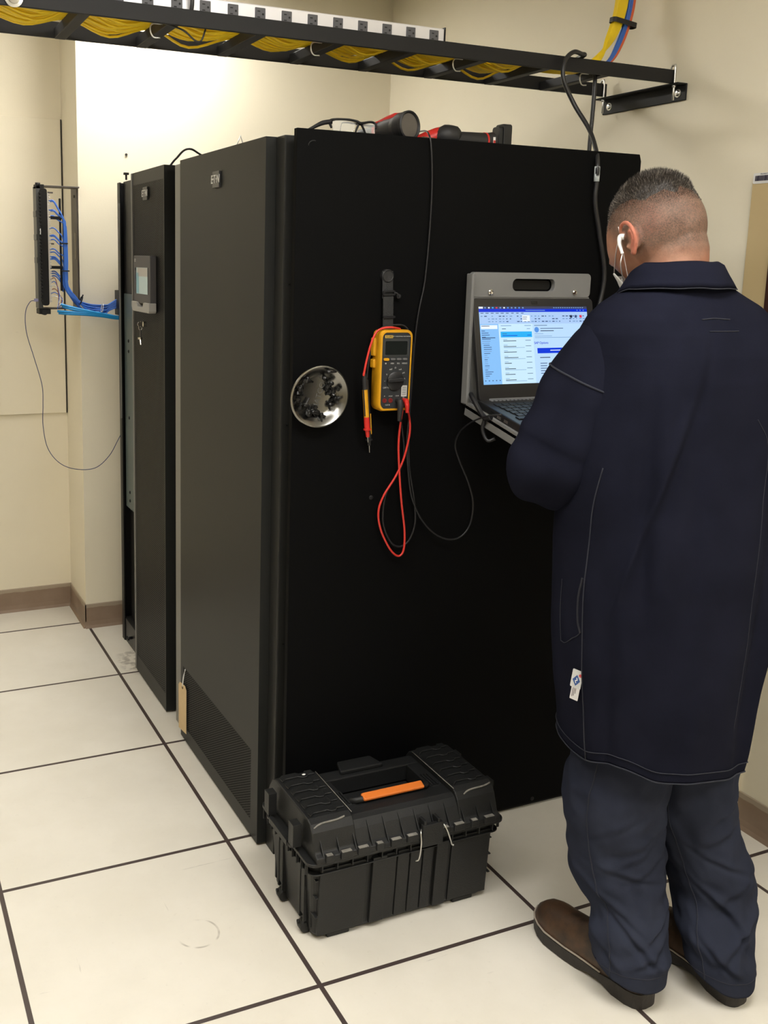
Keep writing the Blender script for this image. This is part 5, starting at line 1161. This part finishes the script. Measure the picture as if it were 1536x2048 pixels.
# sleeves
def sleeve(s):
    sh, el, wr = SH[s], EL[s], WR[s]
    P = spline([sh+Vector((-s*.045, .0, .005)), sh+Vector((-s*.0, 0, -.015)), sh*.62+el*.38+Vector((s*.004, -.006, 0)), sh*.25+el*.75+Vector((s*.002, -.008, .0)), el+Vector((s*.002, .002, -.006)), el*.78+wr*.22+Vector((s*.004, .004, -.010)), el*.45+wr*.55, el*.12+wr*.88], 16)
    Rr = [.066, .080, .090, .094, .086, .084, .070, .052]
    n = len(P); t = (P[1]-P[0]).normalized(); u, v = frame_at(t, Vector((0, 1, 0))); rg = []
    for i, p_ in enumerate(P):
        t2 = (P[min(i+1, n-1)]-P[max(i-1, 0)]).normalized(); q = t.rotation_difference(t2); u = q @ u; v = q @ v; t = t2; f = i/(n-1)
        R_ = float(np.interp(f, np.linspace(0, 1, len(Rr)), Rr)); r = []
        for j in range(72):
            a = 2*PI*j/72; w_ = sst(.12, .35, f)
            fold = w_*(.0050*math.sin(f*46+2.2*math.sin(a+.6)+a)*sst(.25, .6, f)+.0045*math.sin(a*3+f*9)+noise.noise(Vector((math.cos(a)*1.3, math.sin(a)*1.3, f*7+s)))*.010)
            if f < .12: fold = -.0
            r.append(p_+(u*math.cos(a)+v*math.sin(a))*(R_+fold))
        rg.append(r)
    end = [P[-1]+(q-P[-1])*.75 for q in rg[-1]]; end2 = [P[-4]+(q-P[-4])*.7 for q in rg[-4]]
    me = grid_mesh('sleeve', rg+[end, end2]); o = obj('sleeve', me, m_coat, coat, smooth='all')
    bm = BM(); i = 27; c = P[i]; tube(bm, [c+(q-c)*1.008 for q in rg[i]]+[c+(rg[i][0]-c)*1.008], .0022, 6); obj('armhole_seam', bm, m_seam, o)
    return o
sleeve(-1); sleeve(1)
# collar: stand and folded leaf
def colp(a, h, out):
    r = (.083+out*1.0); back = .5+.5*math.cos(a+PI/2)    # 1 at the back
    cx_, cy_ = .668, -.196
    x = cx_+r*1.05*math.cos(a); y = cy_+r*1.0*math.sin(a)
    fr = max(0, math.sin(a))
    return Vector((x, y, 1.553+h-.028*fr-.012*fr*fr+.010*back))
NA = 120; A_ = [PI/2+.22+(2*PI-.44)*k/NA for k in range(NA+1)]
rows_ = []
for h, out in ((-.030, .010), (-.010, .002), (.015, -.004), (.034, -.006), (.040, -.002), (.036, .005), (.018, .014), (.000, .024), (-.012, .031), (-.010, .028), (.010, .016)):
    rows_.append([colp(a, h+noise.noise(Vector((a*2, h*20, 1)))*.003, out+noise.noise(Vector((a*1.7, 5, h*9)))*.003) for a in A_])
me = grid_mesh('collar', rows_, closed=False); col = obj('collar', me, m_coat, coat, smooth='all')
bm = BM(); tube(bm, [q+Vector((0, 0, -.0005)) for q in rows_[8]], .0012, 5); obj('collar_edge', bm, m_seam, col)
# side label
lb0 = coatp(math.radians(183), .742, .005); n_ = Vector((math.cos(math.radians(205)), math.sin(math.radians(205)), 0)); X_ = Vector((-n_.y, n_.x, 0))*-1
if X_.dot(RT) < 0: X_ = -X_
ML = PM(lb0+n_*.003, X_+Vector((0, 0, -.12)), n_)
bm = BM(); prism(bm, rrect(.023, .040, .002), ML, .0008); lab = obj('label_tag', bm, mat('label cloth white', (.55, .56, .56), .8), coat)
bm = BM(); prism(bm, [(0, .0125), (-.0085, 0), (0, -.0125), (.0085, 0)], ML @ Matrix.Translation((0, -.003, .0009)), .0004); obj('diamond_mark', bm, mat('label blue', (.03, .08, .26), .8), lab)
bm = BM(); prism(bm, [(-.0008, .006), (.0012, .006), (.003, .0005), (-.001, -.0015), (.0012, -.006), (-.0008, -.006), (-.003, -.0005), (.001, .0015)], ML @ Matrix.Translation((0, -.003, .0013)), .0004); obj('diamond_stroke', bm, m_white, lab)
bm = BM(); lathe(bm, [(.0036, 0), (.0036, .0004)], ML @ Vector((.0072, .010, .0009)), n_, 14); obj('red_mark', bm, mat('label red', (.62, .08, .09), .8), lab)
bm = BM(); M2 = ML @ Matrix.Translation((.0015, -.033, -.0004)); prism(bm, rrect(.018, .028, .001), M2, .0007); [prism(bm, rrect(.0012, w_, .0004), M2 @ Matrix.Translation((x, .012-w_/2, .0008)), .0003, 1) for x, w_ in ((-.005, .020), (-.002, .018), (.001, .012))]
obj('care_tag', bm, [mat('care tag cloth', (.62, .60, .60), .8), mat('care tag print', (.09, .07, .08), .8)], lab)

# trousers
# creases: height, angle, slant per degree, depth, width, angular spread
CR = {-1: [(.375, 285, .0007, .006, .008, 42), (.345, 270, .0010, .005, .007, 46), (.305, 275, .0009, .005, .007, 40), (.285, 245, -.0004, .004, .006, 40), (.205, 215, -.0012, .008, .010, 42), (.155, 235, -.0014, .010, .011, 48), (.115, 255, .0007, .009, .010, 40), (.085, 215, -.0012, .007, .009, 40), (.42, 250, .0012, .004, .008, 40), (.185, 290, .0010, .006, .009, 35)],
      1: [(.36, 262, .0006, .005, .008, 42), (.30, 255, -.0008, .005, .007, 44), (.25, 275, .0010, .006, .008, 38), (.19, 245, -.0014, .008, .010, 42), (.145, 270, .0010, .009, .010, 46), (.095, 240, -.0012, .008, .010, 40), (.41, 270, .0008, .004, .008, 42)]}
def leg(s):
    c = LC[s]
    base = [Vector((PXc+s*.075, PYc, .80)), Vector((PXc+s*.080, PYc, .66))]+[Vector(p) for p in c]
    P = spline(base, 22)
    Rr = [.125, .122, .116, .1115, .104, .085, .083, .078] if s < 0 else [.125, .120, .110, .102, .096, .088, .082, .074]
    n = len(P); rg = []
    for i, p_ in enumerate(P):
        f = i/(n-1); R_ = float(np.interp(f, np.linspace(0, 1, len(Rr)), Rr)); r = []
        for j in range(120):
            a = 2*PI*j/120
            low = sst(.50, .95, f)
            d = .0022*math.sin(p_.z*120+2.4*math.sin(a*1.0+s)+a*2.0)*sst(.25, .45, f)*max(0, .35+noise.noise(Vector((a*1.2, p_.z*7, s)))*1.6)
            d += low*.0040*math.sin(p_.z*58+3.0*math.sin(a+1.2+s)+s)
            d += noise.noise(Vector((math.cos(a)*1.5, math.sin(a)*1.5, p_.z*8+s*3)))*.010*sst(.2, .5, f)+noise.noise(Vector((math.cos(a)*3, math.sin(a)*3, p_.z*22+s)))*.006
            dg = math.degrees(a) % 360
            for (zc, ac, sl_, am_, wd_, aw) in CR[s]:
                u_ = p_.z-zc-(dg-ac)*sl_; wa = gs(dg, ac, aw); d += am_*wa*(-gs(u_, 0, wd_)+.7*gs(u_, wd_*1.9, wd_*1.2))
            d *= 1-.75*sst(.93, .985, f)
            kn = gs(f, .66, .07)*max(0, math.cos(a-PI/2-.5))*(.020 if s < 0 else .012)      # knee bag, forward
            bk = gs(f, .60 if s > 0 else .95, .05)*max(0, math.cos(a-math.radians(300)))*.012
            r.append(Vector((p_.x+math.cos(a)*(R_+d+kn+bk)*.98, p_.y+math.sin(a)*(R_+d+kn+bk), p_.z+.004*math.sin(a*2+s)*low)))
        rg.append(r)
    e = rg[-1]; c_ = P[-1]
    tilt = lambda q: q+Vector((0, 0, .030*(q.y-c_.y)/.08))
    e1 = [tilt(q)+Vector((0, 0, -.004)) for q in e]; e0 = [c_+(q-c_)*.93+Vector((0, 0, .004)) for q in e1]; ei = [c_+(q-c_)*.85+Vector((0, 0, .05)) for q in e1]
    rg[-1] = [tilt(q) for q in e]
    return rg+[e1, e0, ei], P
gl, PL = leg(-1); gr, PR = leg(1)
V = []; F = []
for rg in (gl, gr):
    b = len(V); k = 120; V += [tuple(p_) for r in rg for p_ in r]
    for i in range(len(rg)-1):
        for j in range(k): F.append((b+i*k+j, b+(i+1)*k+j, b+(i+1)*k+(j+1) % k, b+i*k+(j+1) % k))
    F.append(tuple(b+j for j in range(k)))
me = bpy.data.meshes.new('trousers'); me.from_pydata(V, [], F); me.update(); tr = obj('trousers', me, m_pants, man, smooth='all')
for rg, P, s in ((gl, PL, -1), (gr, PR, 1)):
    bm = BM(); j = 66 if s < 0 else 66
    tube(bm, [Vector(r[j])+(Vector(r[j])-Vector((P[min(i, len(P)-1)].x, P[min(i, len(P)-1)].y, r[j].z))).normalized()*.0008 for i, r in enumerate(rg[:-3])], .0013, 5)
    obj('side_seam', bm, mat('trouser seam', (.016, .019, .032), .9), tr)
    bm = BM(); r = rg[-4] if False else rg[-4]; r = rg[-5]; tube(bm, [Vector(q) for q in r]+[Vector(r[0])], .0010, 5); obj('cuff_stitching', bm, m_seam, tr)

# boots
mt, nt, p = nodes('brown boot leather', .5, .45); g = NG(nt); oc = g.obj()
n1 = g.noise(oc, 16, 5, .6); nt.links.new(g.mix(g.ramp(n1, .3, .7), (.024, .015, .010, 1), (.082, .043, .022, 1)), p.inputs['Base Color']); nt.links.new(g.bump(g.noise(oc, 260, 4), .3, .001), p.inputs['Normal']); m_boot = mt
m_sole = mat('dark boot sole', (.030, .026, .024), .7, bump=.5, bscale=200, var=.4, vscale=40); m_welt = mat('boot welt stitching', (.36, .31, .26), .8)
def boot(hx, hy, tx, ty, side, lab):
    ax = Vector((tx-hx, ty-hy, 0)); L_ = ax.length; ax.normalize(); sd = Vector((ax.y, -ax.x, 0)); o0 = Vector((hx, hy, 0))
    hwf = lambda u: float(np.interp(u, [0, .006, .02, .045, .10, .25, .45, .62, .78, .90, .97, 1.0], [.008, .018, .026, .033, .038, .038, .040, .049, .053, .046, .028, .008]))
    bend = lambda u: side*.010*math.sin(PI*u)
    def outline(g_=1.): 
        us = [0, .003, .008, .017, .03, .048, .07, .10, .13, .2, .3, .4, .5, .6, .7, .78, .86, .92, .96, .985, 1.0]
        pts = [(hwf(u)*g_+bend(u), u*L_) for u in us]+[(-hwf(u)*g_+bend(u), u*L_) for u in us[::-1]]
        return pts
    def Wd(x, y, z): return o0+sd*x+ax*y+Vector((0, 0, z))
    bm = BM(); ol = outline(1.0); n = len(ol)
    def zb(y): u = y/L_; return .0 if u < .30 else (.012 if u < .42 else (.002 if u < .85 else .002+.010*(u-.85)/.15))
    lo = [bm.verts.new(Wd(x, y, zb(y))) for x, y in ol]; hi = [bm.verts.new(Wd(x*1.0, y, .030+(.006 if y/L_ < .3 else 0)+(.006*max(0, (y/L_-.85)/.15)))) for x, y in ol]
    for i in range(n): bm.faces.new((lo[i], lo[(i+1) % n], hi[(i+1) % n], hi[i]))
    h = n//2
    for vs in (lo, hi):
        for i in range(h-1): bm.faces.new((vs[i], vs[i+1], vs[n-2-i], vs[n-1-i]))
    bmesh.ops.recalc_face_normals(bm, faces=bm.faces)
    ob = bpy.data.objects.new('boot', None); 
    up_ = BM()
    us = np.linspace(.012, .985, 26); rg = []
    for u in us:
        hgt = float(np.interp(u, [0, .04, .15, .30, .42, .55, .70, .82, .92, 1.0], [.06, .13, .15, .15, .128, .104, .092, .085, .072, .046]))
        w_ = hwf(u)*.94; r = []
        for k in range(33):
            a = PI*k/32; ca, sa = math.cos(a), math.sin(a)
            wx = w_*math.copysign(abs(ca)**.75, ca)*(1-.30*sst(.3, 1, sa)*(1 if u < .45 else .5)); zz_ = .026+(hgt-.026)*abs(sa)**.8
            r.append(Wd(wx+bend(u), u*L_, zz_))
        rg.append(r)
    me = grid_mesh('upper', rg, closed=False)
    up = obj('boot', me, m_boot, man, smooth='all')
    if lab: up['label'] = lab
    # close ends
    b2 = BM(); b2.from_mesh(me); ed = [e_ for e_ in b2.edges if e_.is_boundary]; bmesh.ops.holes_fill(b2, edges=ed, sides=0); bmesh.ops.recalc_face_normals(b2, faces=b2.faces); b2.to_mesh(me); b2.free(); me.polygons.foreach_set('use_smooth', [True]*len(me.polygons))
    obj('sole', bm, m_sole, up, bev=.003)
    bm = BM(); pts = [Wd(x*.985, y, .0345+(.005*max(0, (y/L_-.85)/.15))) for x, y in ol if y/L_ > .32]; half = [p_ for p_ in pts[:len(pts)//2]]; tube(bm, [Wd(x*.985, y, .0345+(.005*max(0, (y/L_-.85)/.15))) for x, y in ol if y/L_ >= .3], .0022, 6); obj('welt', bm, m_welt, up)
boot(.634, -.335, .598, .002, -1, None)
boot(.828, -.408, .800, -.075, 1, None)
